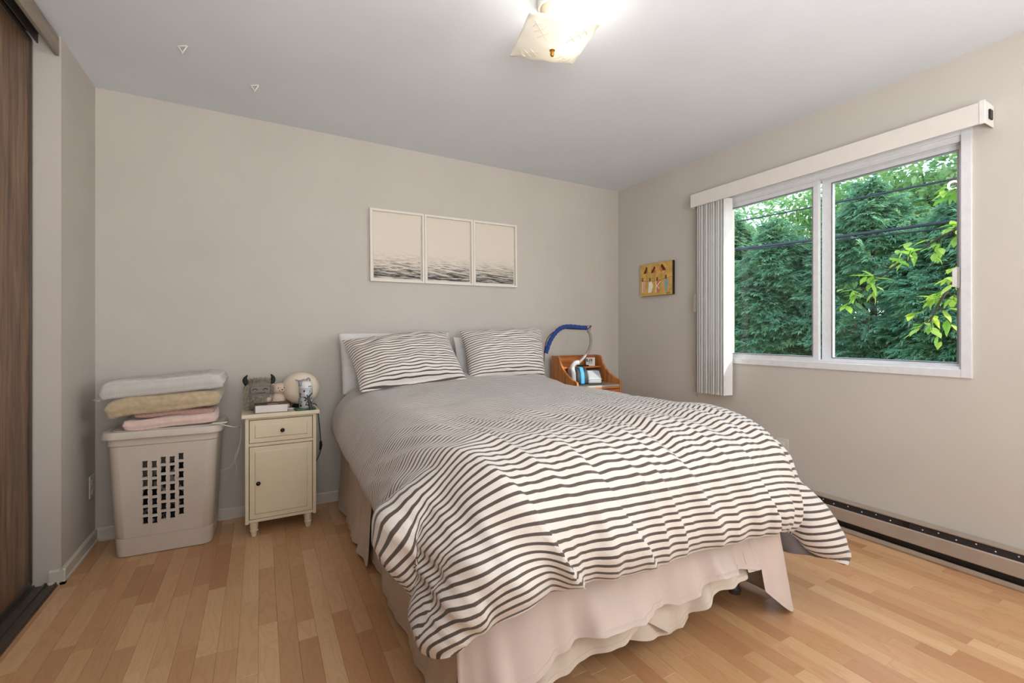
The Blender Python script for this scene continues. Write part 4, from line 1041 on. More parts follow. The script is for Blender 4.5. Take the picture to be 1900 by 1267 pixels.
# bed skirt: gathered panels hanging from the box spring
sk = thing('bed_skirt', 'pale pinkish cotton bed skirt hanging in layers round the bed', 'bed skirt', (1.165, 2.13, 0))
def skirt(name, path, ztop, hem, out0, out1, amp, freq, seed, m, label=None, n=130, nz=14):
    """path: list of (x, y) along the bed edge, outward normal to its right-hand side"""
    pts = smooth_path([(p[0], p[1], 0) for p in path], 14); L = [0]
    for a, b in zip(pts, pts[1:]): L.append(L[-1]+(b-a).length)
    P = []
    for i in range(n+1):
        s = L[-1]*i/n; k = max(j for j in range(len(L)) if L[j] <= s+1e-9); k = min(k, len(pts)-2)
        f = (s-L[k])/(L[k+1]-L[k]); p = pts[k].lerp(pts[k+1], f)
        q0 = pts[max(k-3, 0)]; q1 = pts[min(k+4, len(pts)-1)]; d = (q1-q0).normalized(); nr = Vector((d.y, -d.x, 0))
        zb = hem(i/n); row = []
        wv = mnoise.noise(Vector((s*freq, seed*3.3, 0)))+0.5*mnoise.noise(Vector((s*freq*2.3, seed*5.1, 2)))
        for j in range(nz+1):
            t = j/nz; g = t**1.3
            o = out0+(out1-out0)*g+amp*wv*(0.15+0.85*g)+0.004*mnoise.noise(Vector((s*5, t*3, seed)))
            q = p+nr*o; row.append((q.x, q.y, ztop+(zb-ztop)*t))
        P.append(row)
    o = obj(name, MB().grid(P), m, sk, solid=0.0018, ang=180, label=label)
    mb = MB()   # stitched hem
    Q = [[], [], [], []]
    for row in P:
        a, b = Vector(row[-1]), Vector(row[-2]); e = (b-a).normalized()
        c = a+e*0.016
        Q[0].append(tuple(a+Vector((0, 0, 0)))); Q[1].append(tuple(c))
    for row_i, row in enumerate(P):
        i0 = max(row_i-1, 0); i1 = min(row_i+1, n); tg = (Vector(P[i1][-1])-Vector(P[i0][-1])).normalized(); nr = Vector((tg.y, -tg.x, 0))
        Q[2].append(tuple(Vector(Q[1][row_i])+nr*0.0022)); Q[3].append(tuple(Vector(Q[0][row_i])+nr*0.0022))
    mb.grid([Q[1], Q[2], Q[3], Q[0]])
    obj('hem', mb, m, o, ang=60)
    return o
def interp(tab):
    xs = [a for a, b in tab]; ys = [b for a, b in tab]
    return lambda t: float(np.interp(t, xs, ys))
w1 = lambda t: 0.012+0.010*(1+math.sin(t*34))*0.5
skirt('side_panel', [(0.462, 3.12), (0.462, 2.6), (0.460, 2.19)], 0.40, lambda t: 0.010+0.006*(1+math.sin(t*9)), 0.0, 0.026, 0.028, 6, 1, M['skirt2'])
skirt('side_panel', [(0.468, 2.28), (0.466, 1.7), (0.466, 1.13)], 0.40, interp([(0, 0.02), (0.25, 0.03), (0.5, 0.02), (0.8, 0.035), (1, 0.06)]), -0.004, 0.018, 0.034, 5, 2, M['skirt2'])
skirt('side_panel', [(1.862, 1.16), (1.866, 2.0), (1.862, 3.1)], 0.40, w1, 0.0, 0.02, 0.022, 7, 3, M['skirt2'])
skirt('lining_panel', [(0.475, 1.118), (1.0, 1.114), (1.60, 1.118), (1.74, 1.118)], 0.38, interp([(0, 0.09), (0.25, 0.12), (0.45, 0.155), (0.52, 0.15), (0.60, 0.08), (0.66, 0.10), (0.74, 0.16), (0.88, 0.17), (1, 0.20)]), -0.004, 0.020, 0.060, 7, 4, M['skirt2'], label='lower cotton lining of the skirt front')
skirt('lining_panel', [(1.0, 1.126), (1.2, 1.124), (1.36, 1.126)], 0.30, interp([(0, 0.12), (0.5, 0.075), (0.9, 0.06), (1, 0.08)]), 0.0, 0.004, 0.02, 8, 12, M['skirt2'])
skirt('front_panel', [(0.446, 1.106), (0.8, 1.098), (1.2, 1.096), (1.64, 1.102)], 0.38, interp([(0, 0.15), (0.08, 0.17), (0.35, 0.235), (0.55, 0.225), (0.66, 0.200), (0.74, 0.225), (0.80, 0.265), (0.93, 0.235), (1, 0.225)]), 0.0, 0.052, 0.060, 8, 5, M['skirt'], label='upper pinkish layer of the skirt front')
skirt('corner_panel', [(1.60, 1.108), (1.72, 1.100), (1.84, 1.092), (1.875, 1.15)], 0.38, interp([(0, 0.22), (0.25, 0.215), (0.34, 0.12), (0.42, 0.10), (0.75, 0.012), (0.86, 0.004), (1, 0.07)]), 0.004, 0.046, 0.030, 7, 6, M['skirt'], label='corner flap of the skirt trailing to the floor')

# ------------------------------------------------------------------ duvet: a sheet relaxed over the bed, then given its filling
def duvet():
    nx, ny = 88, 92; W, Lb = 2.12, 2.16
    xa, yb = 0.475-0.258, 2.965
    sx, sy = W/(nx-1), Lb/(ny-1)
    a = np.arange(nx)*sx; b = np.arange(ny)*sy
    A, B = np.meshgrid(a, b)
    rng = np.random.default_rng(5)
    th = math.radians(-1.4)
    X0 = A-W/2; Y0 = -(B-Lb/2)
    cx, cy = xa+W/2, yb-Lb/2
    P = np.stack([cx+X0*math.cos(th)-Y0*math.sin(th), cy+X0*math.sin(th)+Y0*math.cos(th), np.full_like(A, 0.76)], -1)
    P[..., 2] += rng.normal(0, 0.004, A.shape)
    fx = np.ones_like(A)
    # a little more cloth than bed: fullness grows toward the foot and the right half
    rx = sx*(1+0.030*np.clip((B-0.5)/1.0, 0, 1)); ry = sy*(1+0.012*np.clip(A/W, 0, 1))
    V = np.zeros_like(P); P00 = P.copy()
    core = np.clip((np.minimum(A-0.30, W-0.45-A))/0.12, 0, 1)*np.clip((Lb-0.50-B)/0.15, 0, 1)
    # the bed as a soft rounded block: wide radius at the foot, smaller at the sides
    lo = np.array([0.425, 1.045, 0.0]); hi = np.array([1.925, 3.15, 0.742]); rl = np.array([0.17, 0.27, 0.0]); rh = np.array([0.20, 0.05, 0.20])
    mid = np.array([1.165, 2.1, -1.0])
    def collide(P, prev):
        up_ = P > mid
        rad = np.where(up_, rh, rl); q = np.where(up_, P-(hi-rh), (lo+rl)-P); q[..., 2] = P[..., 2]-(hi[2]-rh[2])
        sg = np.where(up_, 1.0, -1.0)
        qn = np.maximum(q, 0)/np.maximum(rad, 1e-6); qn[..., 2] = np.maximum(q[..., 2], 0)/rh[2]
        d = np.linalg.norm(qn, axis=-1)
        inside = d < 1
        deep = d < 1e-6
        g = qn/np.maximum(np.where(up_, rad, rad), 1e-6)*sg; g[..., 2] = qn[..., 2]/rh[2]
        gl = np.linalg.norm(g, axis=-1)
        sd = np.where(deep, -(hi[2]-P[..., 2]), (d-1)*d/np.maximum(gl, 1e-6)); hit = inside
        sd = np.maximum(sd, -0.03)
        nrm = np.where(deep[..., None], np.array([0, 0, 1.0]), g/np.maximum(gl, 1e-9)[..., None])
        P = np.where(hit[..., None], P-nrm*sd[..., None], P)
        dv = P-prev; vt = dv-(dv*nrm).sum(-1, keepdims=True)*nrm
        P = np.where(hit[..., None], P-vt*0.30, P)
        P[..., 2] = np.maximum(P[..., 2], 0.03)
        return P
    def con(P, sa, sb, rest, k, kc):
        pa, pb = P[sa], P[sb]; d = pb-pa; l = np.linalg.norm(d, axis=-1); e = (l-rest)/np.maximum(l, 1e-9)
        kk = np.where(e > 0, k, kc); g = d*(e*kk*0.5)[..., None]
        P[sa] = pa+g; P[sb] = pb-g
    sets = []
    S = slice
    for o in (0, 1):
        m = (nx-1-o)//2*1
        ia = S(o, nx-1, 2); ib = S(o+1, nx, 2); rr = rx[:, o:nx-1:2]
        sets.append(((S(None), ia), (S(None), ib), rr, 1.0, 0.85))
        ia = S(o, ny-1, 2); ib = S(o+1, ny, 2); rr = ry[o:ny-1:2, :]
        sets.append(((ia, S(None)), (ib, S(None)), rr, 1.0, 0.85))
        dg = math.hypot(sx, sy)*1.004
        sets.append(((S(o, ny-1, 2), S(0, nx-1)), (S(o+1, ny, 2), S(1, nx)), dg, 0.35, 0.25))
        sets.append(((S(o, ny-1, 2), S(1, nx)), (S(o+1, ny, 2), S(0, nx-1)), dg, 0.35, 0.25))
    for k, st in ((2, 0.10), (4, 0.06)):
        for o in range(2):
            # blocks of k, alternate
            ia = [i for i in range(nx-k) if (i//k) % 2 == o]; ib = [i+k for i in ia]
            sets.append(((S(None), ia), (S(None), ib), sx*k*1.005, 0.0, st))
            ia = [i for i in range(ny-k) if (i//k) % 2 == o]; ib = [i+k for i in ia]
            sets.append(((ia, S(None)), (ib, S(None)), sy*k*1.005, 0.0, st))
    dt = 1/130
    # tethers: no point may hang farther from the top of the bed than its own cloth allows
    AX, BY_ = np.arange(nx)*sx, np.arange(ny)*sy
    ja = np.clip(np.arange(nx), int(0.40/sx), int((W-0.50)/sx)); ib_ = np.clip(np.arange(ny), 0, int((Lb-0.44)/sy))
    JJ, II = np.meshgrid(ja, ib_)
    TR = np.hypot((np.arange(nx)[None, :]-JJ)*sx*1.01, (np.arange(ny)[:, None]-II)*sy*1.01)
    tm = TR > 0
    for it in range(560):
        V *= 0.985; V[..., 2] -= 9.8*dt
        prev = P.copy(); P = P+V*dt
        # hands that left it this way: right foot corner pulled outward, front hem gathered up right of the middle
        P[..., :2] += (P00-P)[..., :2]*(core*0.5)[..., None]
        if it < 540:
            for t_, q_ in ((0.25, (1.905, 1.15, 0.665)), (0.5, (1.975, 1.06, 0.52)), (0.75, (2.02, 0.995, 0.35)), (1.0, (2.05, 0.94, 0.17))):
                w_ = np.exp(-(((A-(1.66+0.46*t_))/0.07)**2+((B-(1.76+0.40*t_))/0.07)**2))[..., None]
                P += w_*(np.array(q_)-P)*0.10
            for a_, b_, q_ in ((0.0, Lb, (0.325, 1.03, 0.375)), (0.16, Lb, (0.395, 0.98, 0.325)), (0.0, Lb-0.18, (0.415, 1.21, 0.50)), (0.30, Lb, (0.50, 0.985, 0.345))):
                w_ = np.exp(-(((A-a_)/0.075)**2+((B-b_)/0.075)**2))[..., None]
                P += w_*(np.array(q_)-P)*0.05
            zt = np.interp(A, [0, .15, .45, .58, .62, .84, .9, 1.2, 1.38, 1.5, 1.75, W], [.36, .335, .345, .39, .43, .47, .46, .445, .46, .45, .36, .17])
            w_ = np.exp(-((B-Lb)/0.035)**2)
            P[..., 2] += w_*(zt-P[..., 2])*0.10
            w_ = np.exp(-((A-0.0)/0.03)**2)*np.clip((Lb-0.3-B)/0.2, 0, 1)
            P[..., 2] += w_*(np.interp(B, [0, 0.5, 1.2, 1.8], [0.50, 0.51, 0.53, 0.58])-P[..., 2])*0.08
        for _ in range(4):
            for s in sets: con(P, *s)
            an = P[II, JJ]; d_ = P-an; l_ = np.linalg.norm(d_, axis=-1); ov = tm & (l_ > TR)
            P[ov] = (an+d_*(TR/np.maximum(l_, 1e-9))[..., None])[ov]
        P = collide(P, prev)
        V = (P-prev)/dt
        sp_ = np.linalg.norm(V, axis=-1, keepdims=True); V = np.where(sp_ > 3, V*3/np.maximum(sp_, 1e-9), V)
    # refine 2x (bilinear then smoothed) and add the filling
    def up(Q):
        n0, n1 = Q.shape[:2]; R = np.zeros((2*n0-1, 2*n1-1)+Q.shape[2:])
        R[::2, ::2] = Q; R[1::2, ::2] = (Q[1:]+Q[:-1])/2; R[::2, 1::2] = (Q[:, 1:]+Q[:, :-1])/2
        R[1::2, 1::2] = (Q[1:, 1:]+Q[:-1, 1:]+Q[1:, :-1]+Q[:-1, :-1])/4; return R
    def sm(Q, k):
        for _ in range(k):
            E = np.pad(Q, ((1, 1), (1, 1), (0, 0)), 'edge'); E[0] = 2*E[1]-E[2]; E[-1] = 2*E[-2]-E[-3]; E[:, 0] = 2*E[:, 1]-E[:, 2]; E[:, -1] = 2*E[:, -2]-E[:, -3]
            Q = 0.5*Q+0.125*(E[:-2, 1:-1]+E[2:, 1:-1]+E[1:-1, :-2]+E[1:-1, 2:])
        return Q
    P = sm(P, 2); P = sm(up(P), 2); UA, UB = up(A[..., None])[..., 0], up(B[..., None])[..., 0]
    def sample(Q, a_, b_):
        x = np.clip(a_/W*(Q.shape[1]-1), 0, Q.shape[1]-1.001); y = np.clip(b_/Lb*(Q.shape[0]-1), 0, Q.shape[0]-1.001)
        xi, yi = x.astype(int), y.astype(int); fx_, fy_ = (x-xi)[..., None], (y-yi)[..., None]
        return Q[yi, xi]*(1-fx_)*(1-fy_)+Q[yi, xi+1]*fx_*(1-fy_)+Q[yi+1, xi]*(1-fx_)*fy_+Q[yi+1, xi+1]*fx_*fy_
    nu_, nv_ = UA.copy(), UB.copy()
    for R_, left in ((0.20, True), (0.06, False)):
        dx = (R_-UA) if left else (UA-(W-R_)); dy = UB-(Lb-R_); mk = (dx > 0) & (dy > 0)
        k_ = np.where(mk, np.maximum(dx, dy)/np.maximum(np.hypot(dx, dy), 1e-9), 1.0)
        nx_ = dx*k_; nu_ = np.where(mk, (R_-nx_) if left else (W-R_+nx_), nu_); nv_ = np.where(mk, Lb-R_+dy*k_, nv_)
    P = sm(sample(P, nu_, nv_), 1)
    mk = (np.clip((0.62-UA)/0.2, 0, 1)*np.clip((UB-1.62)/0.2, 0, 1))[..., None]
    for _ in range(26): P = P*(1-mk)+sm(P, 1)*mk
    EA, EB = UA, UB; UA, UB = nu_, nv_
    n0, n1 = P.shape[:2]
    du = np.gradient(P, axis=1); dv = np.gradient(P, axis=0); N = np.cross(dv, du); N /= np.maximum(np.linalg.norm(N, axis=-1, keepdims=True), 1e-9)
    if N[n0//2, n1//2, 2] < 0: N = -N
    ed = np.minimum(np.minimum(EA, W-EA), np.minimum(EB+0.02, Lb-EB)); hemz = np.exp(-(ed/0.22)**2); ed = np.clip(ed/0.12, 0, 1)
    H = np.zeros((n0, n1)); 
    for i in range(n0):
        for j in range(n1):
            p = Vector((UA[i, j], UB[i, j], 0))
            H[i, j] = 0.5+0.5*mnoise.noise(p*3.1)+0.22*mnoise.noise(p*7.0)
            f = mnoise.noise(Vector((p.x*7-p.y*3.2, p.y*1.3+p.x*0.5, 3.0)))
            f2 = mnoise.noise(Vector((p.x*15-p.y*5.2, p.y*2.0+p.x*0.5, 9.0)))
            H[i, j] += (0.62*(1-abs(f)*3.0)+0.42*(1-abs(f2)*3))*min(1, max(0, (p.y-1.1)/0.6))
            g = mnoise.noise(Vector((p.x*17, p.y*14, 8.0)))
            H[i, j] += (0.13+0.5*math.exp(-((p.x-1.40)/0.30)**2-((p.y-1.25)/0.28)**2))*(1-abs(g)*2)*(0.35+0.65*max(0, mnoise.noise(Vector((p.x*1.6+4, p.y*1.6, 5)))))
    for ah, am, sl in ((0.60, 0.040, 0.75), (0.87, 0.034, 0.75), (1.43, 0.030, 0.30), (1.53, 0.026, 0.12)):
        c_ = UA-ah+sl*(Lb-UB)+0.02*np.sin((Lb-UB)*14)
        fold = np.where(c_ < 0, np.exp(np.minimum(c_, 0)/0.06), np.clip(1-c_/0.014, 0, 1))
        H += am/0.026*fold*np.exp(-((Lb-UB)/0.26)**2)
    h = (0.024+0.026*H+0.016*hemz)*np.sqrt(1-(1-ed)**2)
    hb = (0.010+0.016*hemz)*np.sqrt(1-(1-ed)**2)
    hd = np.exp(-((UB+0.05)/0.42)**2)*np.interp(UA, [0, 0.3, 0.6, 1.0, 1.5, 1.7, W], [0, 0.0, 0.03, 0.06, 0.05, 0.03, 0])
    P[..., 2] += hd
    T = P+N*h[..., None]; Bm = P-N*hb[..., None]
    n = n0*n1
    idx = np.arange(n).reshape(n0, n1)
    q = np.stack([idx[:-1, :-1], idx[1:, :-1], idx[1:, 1:], idx[:-1, 1:]], -1).reshape(-1, 4)
    qb = q[:, ::-1]+n
    bd = np.concatenate([idx[0, :], idx[1:, -1], idx[-1, -2::-1], idx[-2:0:-1, 0]])
    s4 = np.stack([bd, np.roll(bd, -1), np.roll(bd, -1)+n, bd+n], -1)
    F = np.concatenate([q, qb, s4])
    Vv = np.concatenate([T.reshape(-1, 3), Bm.reshape(-1, 3)])
    sh = np.array([1.165, 2.0, 0.0]); sh[2] = Vv[:, 2].min()
    me = bpy.data.meshes.new('duvet'); me.from_pydata((Vv-sh).tolist(), [], F.tolist())
    bm = bmesh.new(); bm.from_mesh(me); bmesh.ops.recalc_face_normals(bm, faces=bm.faces); bm.to_mesh(me); bm.free()
    me.polygons.foreach_set('use_smooth', [True]*len(me.polygons))
    me.materials.append(M['duvet']); me.materials.append(M['under'])
    me.polygons.foreach_set('material_index', [0]*len(q)+[1]*len(qb)+[0]*len(s4))
    uv = np.stack([UA, UB], -1).reshape(-1, 2); uv = np.concatenate([uv, uv])
    l = me.uv_layers.new(name='UVMap'); li = np.zeros(len(me.loops), dtype=np.int32); me.loops.foreach_get('vertex_index', li)
    l.data.foreach_set('uv', uv[li].astype(np.float32).ravel())
    o = bpy.data.objects.new('duvet', me); COL.objects.link(o); o.location = sh
    props(o, 'rumpled white duvet with thin brown stripes spread over the bed', 'duvet')
    return o
duvet()

# ------------------------------------------------------------------ pillows
def pillow(name, label, tl, tr, br, bl_, th, m, seed, group, striped=True, pinch=0.05, n=44, flange=0.0):
    tl, tr, br, bl_ = [np.array(q, float) for q in (tl, tr, br, bl_)]
    ex = (tr-tl+br-bl_)/2; ey = (bl_-tl+br-tr)/2; nr = np.cross(ex, ey); nr /= np.linalg.norm(nr)
    if nr[1] > 0: nr = -nr     # facing the foot of the bed
    w = np.linalg.norm(ex); hgt = np.linalg.norm(ey)
    F_, B_, uv = [], [], []
    for i in range(n+1):
        rf, rb = [], []
        for j in range(n+1):
            u, v = 2*j/n-1, 2*i/n-1
            uu = u*(1-pinch*(1-v*v)*abs(u)**2); vv = v*(1-pinch*1.3*(1-u*u)*abs(v)**2)
            s, t = (uu+1)/2, (vv+1)/2
            p = (1-t)*((1-s)*tl+s*tr)+t*((1-s)*bl_+s*br)
            f = max(0.0, (1-abs(u)**2.4))*max(0.0, (1-abs(v)**2.4)); f = f**0.55
            q = Vector((u*w*2, v*hgt*2, seed))
            nz = mnoise.noise(q*2.4)*0.16+mnoise.noise(q*5.5)*0.07
            rd = mnoise.noise(Vector((u*2.0+seed, v*7.0-u*1.5, seed*2)))
            ef = max(abs(u), abs(v))
            wr = 0.016*(1-abs(rd)*2)*min(1, (1-ef)*6)*(0.4+0.6*ef)
            a = th*0.62*f*(1+nz)+wr*0.7; b = th*0.38*f
            # slight ripple of the seam
            rp = 0.006*mnoise.noise(Vector((u*6, v*6, seed)))*ef**6
            rf.append(tuple(p+nr*(a+rp))); rb.append(tuple(p-nr*(b-rp)))
            uv.append((s*w, t*hgt))
        F_.append(rf); B_.append(rb)
    mb = MB().grid(F_); nv = (n+1)**2
    o_ = len(mb.v); mb.grid(B_)
    e = [j for j in range(n+1)]+[(i*(n+1)+n) for i in range(1, n+1)]+[n*(n+1)+j for j in range(n-1, -1, -1)]+[i*(n+1) for i in range(n-1, 0, -1)]
    for k in range(len(e)): mb.f.append((e[k], e[(k+1) % len(e)], e[(k+1) % len(e)]+o_, e[k]+o_)); mb.mi.append(0)
    o = obj(name, mb, m, ang=180, uv=uv+uv)
    return props(o, label, 'pillow', group)
pillow('pillow', 'plain white pillow standing upright behind the left striped one', (0.442, 3.115, 1.115), (1.195, 3.10, 1.128), (1.19, 3.04, 0.72), (0.455, 3.05, 0.72), 0.10, M['linen'], 3.0, 'plain pillows at the head of the bed', pinch=0.015)
pillow('pillow', 'plain white pillow standing upright behind the right striped one', (1.236, 3.115, 1.088), (1.87, 3.115, 1.09), (1.86, 3.04, 0.72), (1.25, 3.04, 0.72), 0.10, M['linen'], 5.0, 'plain pillows at the head of the bed', pinch=0.03)
pillow('pillow', 'striped pillow leaning on the left side of the bed', (0.440, 2.975, 1.072), (1.140, 3.00, 1.128), (1.185, 2.74, 0.815), (0.500, 2.70, 0.775), 0.19, M['ticking'], 7.0, 'striped pillows at the head of the bed')
pillow('pillow', 'striped pillow leaning on the right side of the bed', (1.236, 3.0, 1.132), (1.935, 3.015, 1.156), (1.835, 2.80, 0.795), (1.225, 2.795, 0.795), 0.19, M['ticking'], 9.0, 'striped pillows at the head of the bed', pinch=0.04)

# ------------------------------------------------------------------ outdoors: lawn, cedar hedge, trees, branch, cables
gp = obj('lawn', box(XR+0.2, 40, -14, 34, -0.95, -0.9), M['grass'], local=True); gp['kind'] = 'structure'
def frond(rng, L=1.0):
    """flat drooping cedar spray: central stem with alternate side lobes; returns verts, quads-as-tris"""
    V, Fc, T = [], [], []
    nseg = 5; stem = []
    for k in range(nseg+1):
        t = k/nseg; stem.append(np.array([t*L, 0.04*math.sin(t*5+rng.uniform(0, 6)), 0.10*t-0.42*t*t]))
    def blade(p, d, l, w, t0):
        d = d/np.linalg.norm(d); s = np.cross(d, (0, 0, 1)); s /= max(np.linalg.norm(s), 1e-6)
        o = len(V); m = p+d*l*0.45+np.array([0, 0, 0.02*l]); e = p+d*l-np.array([0, 0, 0.22*l])
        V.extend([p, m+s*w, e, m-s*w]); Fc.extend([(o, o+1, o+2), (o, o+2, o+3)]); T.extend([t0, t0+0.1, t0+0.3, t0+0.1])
    for k in range(1, nseg):
        p = stem[k]; l = 0.48*L*(1-0.65*abs(k/nseg-0.35))
        for s in (-1, 1):
            a = rng.uniform(0.5, 0.8); d = np.array([math.cos(a), s*math.sin(a), -0.18+rng.uniform(-.1, .1)])
            blade(p, d, l, 0.042*L, 0.15)
            blade(p+d*l*0.35, np.array([math.cos(a*0.25), s*math.sin(a*0.25), -0.25]), l*0.55, 0.034*L, 0.3)
            blade(p+d*l*0.4, np.array([math.cos(a*1.7), s*math.sin(a*1.7), -0.2]), l*0.45, 0.034*L, 0.3)
    blade(stem[-2], np.array([1, 0, -0.5]), 0.34*L, 0.055*L, 0.35)
    return np.array(V), np.array(Fc), np.array(T)
def scatter_mesh(name, tmpls, pos, ax, upv, scl, tone, m, parent):
    """many sprays joined in one foliage mesh (nobody could count them)"""
    VV, FF, TT = [], [], []; base = 0
    x = ax/np.linalg.norm(ax, axis=1, keepdims=True); y = np.cross(upv, x); y /= np.maximum(np.linalg.norm(y, axis=1, keepdims=True), 1e-6); z = np.cross(x, y)
    R = np.stack([x, y, z], -1)
    for ti, (tv, tf, tt) in enumerate(tmpls):
        sel = np.arange(len(pos)) % len(tmpls) == ti
        if not sel.any(): continue
        v = np.einsum('nij,vj->nvi', R[sel], tv)*scl[sel][:, None, None]+pos[sel][:, None, :]
        k = v.shape[0]; nv = tv.shape[0]
        VV.append(v.reshape(-1, 3)); FF.append((tf[None]+(np.arange(k)*nv)[:, None, None]+base).reshape(-1, tf.shape[1])); TT.append((tt[None]+tone[sel][:, None]).ravel()); base += k*nv
    V = np.concatenate(VV)-np.array(root_of(parent).location); Fc = np.concatenate(FF); T = np.concatenate(TT)
    me = bpy.data.meshes.new(name); nc = Fc.shape[1]
    me.vertices.add(len(V)); me.vertices.foreach_set('co', V.astype(np.float32).ravel())
    me.loops.add(Fc.size); me.loops.foreach_set('vertex_index', Fc.astype(np.int32).ravel())
    me.polygons.add(len(Fc)); me.polygons.foreach_set('loop_start', np.arange(0, Fc.size, nc, dtype=np.int32)); me.polygons.foreach_set('loop_total', np.full(len(Fc), nc, dtype=np.int32))
    me.update(calc_edges=True)
    at = me.attributes.new('tone', 'FLOAT', 'POINT'); at.data.foreach_set('value', T.astype(np.float32))
    me.materials.append(m)
    o = bpy.data.objects.new(name, me); COL.objects.link(o); o.parent = parent; o['kind'] = 'stuff'
    return o
_r = random.Random(2)
FR = [frond(_r) for _ in range(4)]
def cedar(x, y, h, rad, label, n, seed):
    r = np.random.default_rng(seed); g = -0.9
    t = thing('cedar_tree', label, 'tree', (x, y, g), 0, 'cedars in the hedge outside the window')
    obj('trunk', MB().tube([(x, y, g), (x+0.05, y, g+h*0.5), (x, y, g+h*0.97)], [0.08, 0.05, 0.01], 8), M['bark'], t)
    # plumes: leaning clumps that break the outline
    npl = 46; pz = g+0.15+(h-0.5)*np.linspace(0, 1, npl)**0.9; pa = PI+r.uniform(-2.1, 2.1, npl)
    k = r.integers(0, npl, n); a = pa[k]+r.normal(0, 0.36, n)
    u = r.uniform(0, 1, n)
    zz = pz[k]+r.normal(0, 0.15, n)+0.30*u-0.25*(1-u)*r.uniform(0, 1, n)
    fz = np.clip((zz-g)/h, 0, 1); R = rad*np.clip(1.08*(1-fz**2.6), 0.06, 1)*(0.80+0.16*np.sin(a*3+zz*4.1)+0.20*np.sin(zz*9+a*5+seed))
    rr = R*(0.50+0.55*np.sqrt(u))
    lean = np.cos(pa[k]-a)
    rr = rr*(0.72+0.30*lean)
    zz = np.clip(zz, g+0.1, g+h)
    pos = np.stack([x+np.cos(a)*rr, y+np.sin(a)*rr, zz], -1)
    aj = a+r.normal(0, 0.55, n)
    ax = np.stack([np.cos(aj), np.sin(aj), r.normal(0.10, 0.30, n)], -1)
    up_ = np.stack([np.cos(aj)*0.75+r.normal(0, .25, n), np.sin(aj)*0.75+r.normal(0, .25, n), np.full(n, 0.75)], -1)
    scl = r.uniform(0.15, 0.27, n)
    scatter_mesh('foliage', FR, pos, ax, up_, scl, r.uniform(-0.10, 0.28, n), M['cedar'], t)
hedge = [(7.9, 8.1, 4.0, 1.05, 'farthest cedar, at the left end of the hedge'), (7.3, 6.75, 3.7, 1.0, 'second cedar from the left end of the hedge'), (7.6, 5.45, 4.2, 1.05, 'cedar seen through the left sash, beside the centre stile'),
         (8.5, 6.05, 4.0, 1.0, 'cedar set back between its neighbours in the left half of the hedge'), (7.2, 4.25, 3.75, 1.0, 'cedar directly behind the meeting stiles of the window'), (7.5, 3.1, 4.1, 1.05, 'cedar behind the middle of the right sash'), (7.2, 2.0, 3.7, 1.0, 'cedar behind the leafy branch, by the right edge of the window'), (7.5, 0.85, 4.0, 1.0, 'rightmost cedar of the hedge')]
for i, (x, y, h, rd, lab) in enumerate(hedge): cedar(x, y, h, rd, lab+' outside', 4700, 30+i)
# taller broadleaved trees beyond the hedge
LF = []
for q in range(3):
    V = np.array([(0, 0, 0), (0.35, 0.20, 0.03), (0.8, 0.12, -0.02), (1, 0, -0.10), (0.8, -0.12, -0.02), (0.35, -0.2, 0.03), (0.5, 0, -0.03)], float)
    LF.append((V, np.array([(0, 1, 6), (1, 2, 6), (2, 3, 6), (3, 4, 6), (4, 5, 6), (5, 0, 6)]), np.array([0.0, .1, .1, .2, .1, .1, .05])))
def broadleaf(x, y, h, crown, label, n, seed):
    r = np.random.default_rng(seed); g = -0.9
    t = thing('broadleaf_tree', label, 'tree', (x, y, g), 0, 'broadleaved trees beyond the hedge')
    mb = MB().tube([(x, y, g), (x+0.1, y, g+h*0.45), (x, y+0.1, g+h*0.8)], [0.18, 0.12, 0.03], 8)
    npl = 40; pc = []
    for k in range(npl):
        d = r.normal(0, 1, 3); d /= np.linalg.norm(d); pc.append(np.array([x, y, g+h*0.66])+d*np.array([crown, crown, h*0.33])*r.uniform(0.45, 1.0))
        if k < 14: mb.tube([(x, y, g+h*0.4), tuple((np.array([x, y, g+h*0.5])+pc[-1])/2), tuple(pc[-1])], [0.05, 0.03, 0.01], 5)
    obj('trunk', mb, M['bark'], t)
    k = r.integers(0, npl, n); d = r.normal(0, 1, (n, 3)); d /= np.linalg.norm(d, axis=1, keepdims=True)
    pos = np.array(pc)[k]+d*crown*0.40*r.uniform(0.2, 1, (n, 1))**0.5
    ax = d+r.normal(0, .5, (n, 3)); ax[:, 2] -= 0.3
    scatter_mesh('leaves', LF, pos, ax, np.tile([0.2, 0.1, 1.0], (n, 1))+r.normal(0, .4, (n, 3)), r.uniform(0.13, 0.22, n), r.uniform(0.0, 0.7, n), M['leafbg'], t)
broadleaf(13.5, 9.3, 6.2, 2.1, 'pale green broadleaved tree behind the left end of the hedge outside', 9000, 51)
broadleaf(14.0, 7.5, 6.5, 2.0, 'pale green broadleaved tree showing above the cedars left of the window stiles', 9000, 52)
broadleaf(13.2, 5.7, 6.4, 2.0, 'pale green broadleaved tree showing above the cedars just right of the stiles', 9000, 53)
broadleaf(13.0, 4.0, 6.0, 1.9, 'pale green broadleaved tree above the cedars in the middle of the right sash', 9000, 55)
broadleaf(12.5, 2.2, 6.5, 1.9, 'pale green broadleaved tree behind the right end of the hedge outside', 8000, 54)
gw = thing('garden_wall', 'low reddish brick wall glimpsed through gaps low in the hedge', 'wall', (17.2, 7.0, -0.9))
obj('brickwork', box(17.0, 17.3, -4.0, 19.0, -0.9, 1.55), M['brick'], gw, bevel=0.01)
obj('coping', box(16.96, 17.34, -4.02, 19.02, 1.551, 1.62), M['mortar'], gw, bevel=0.01)
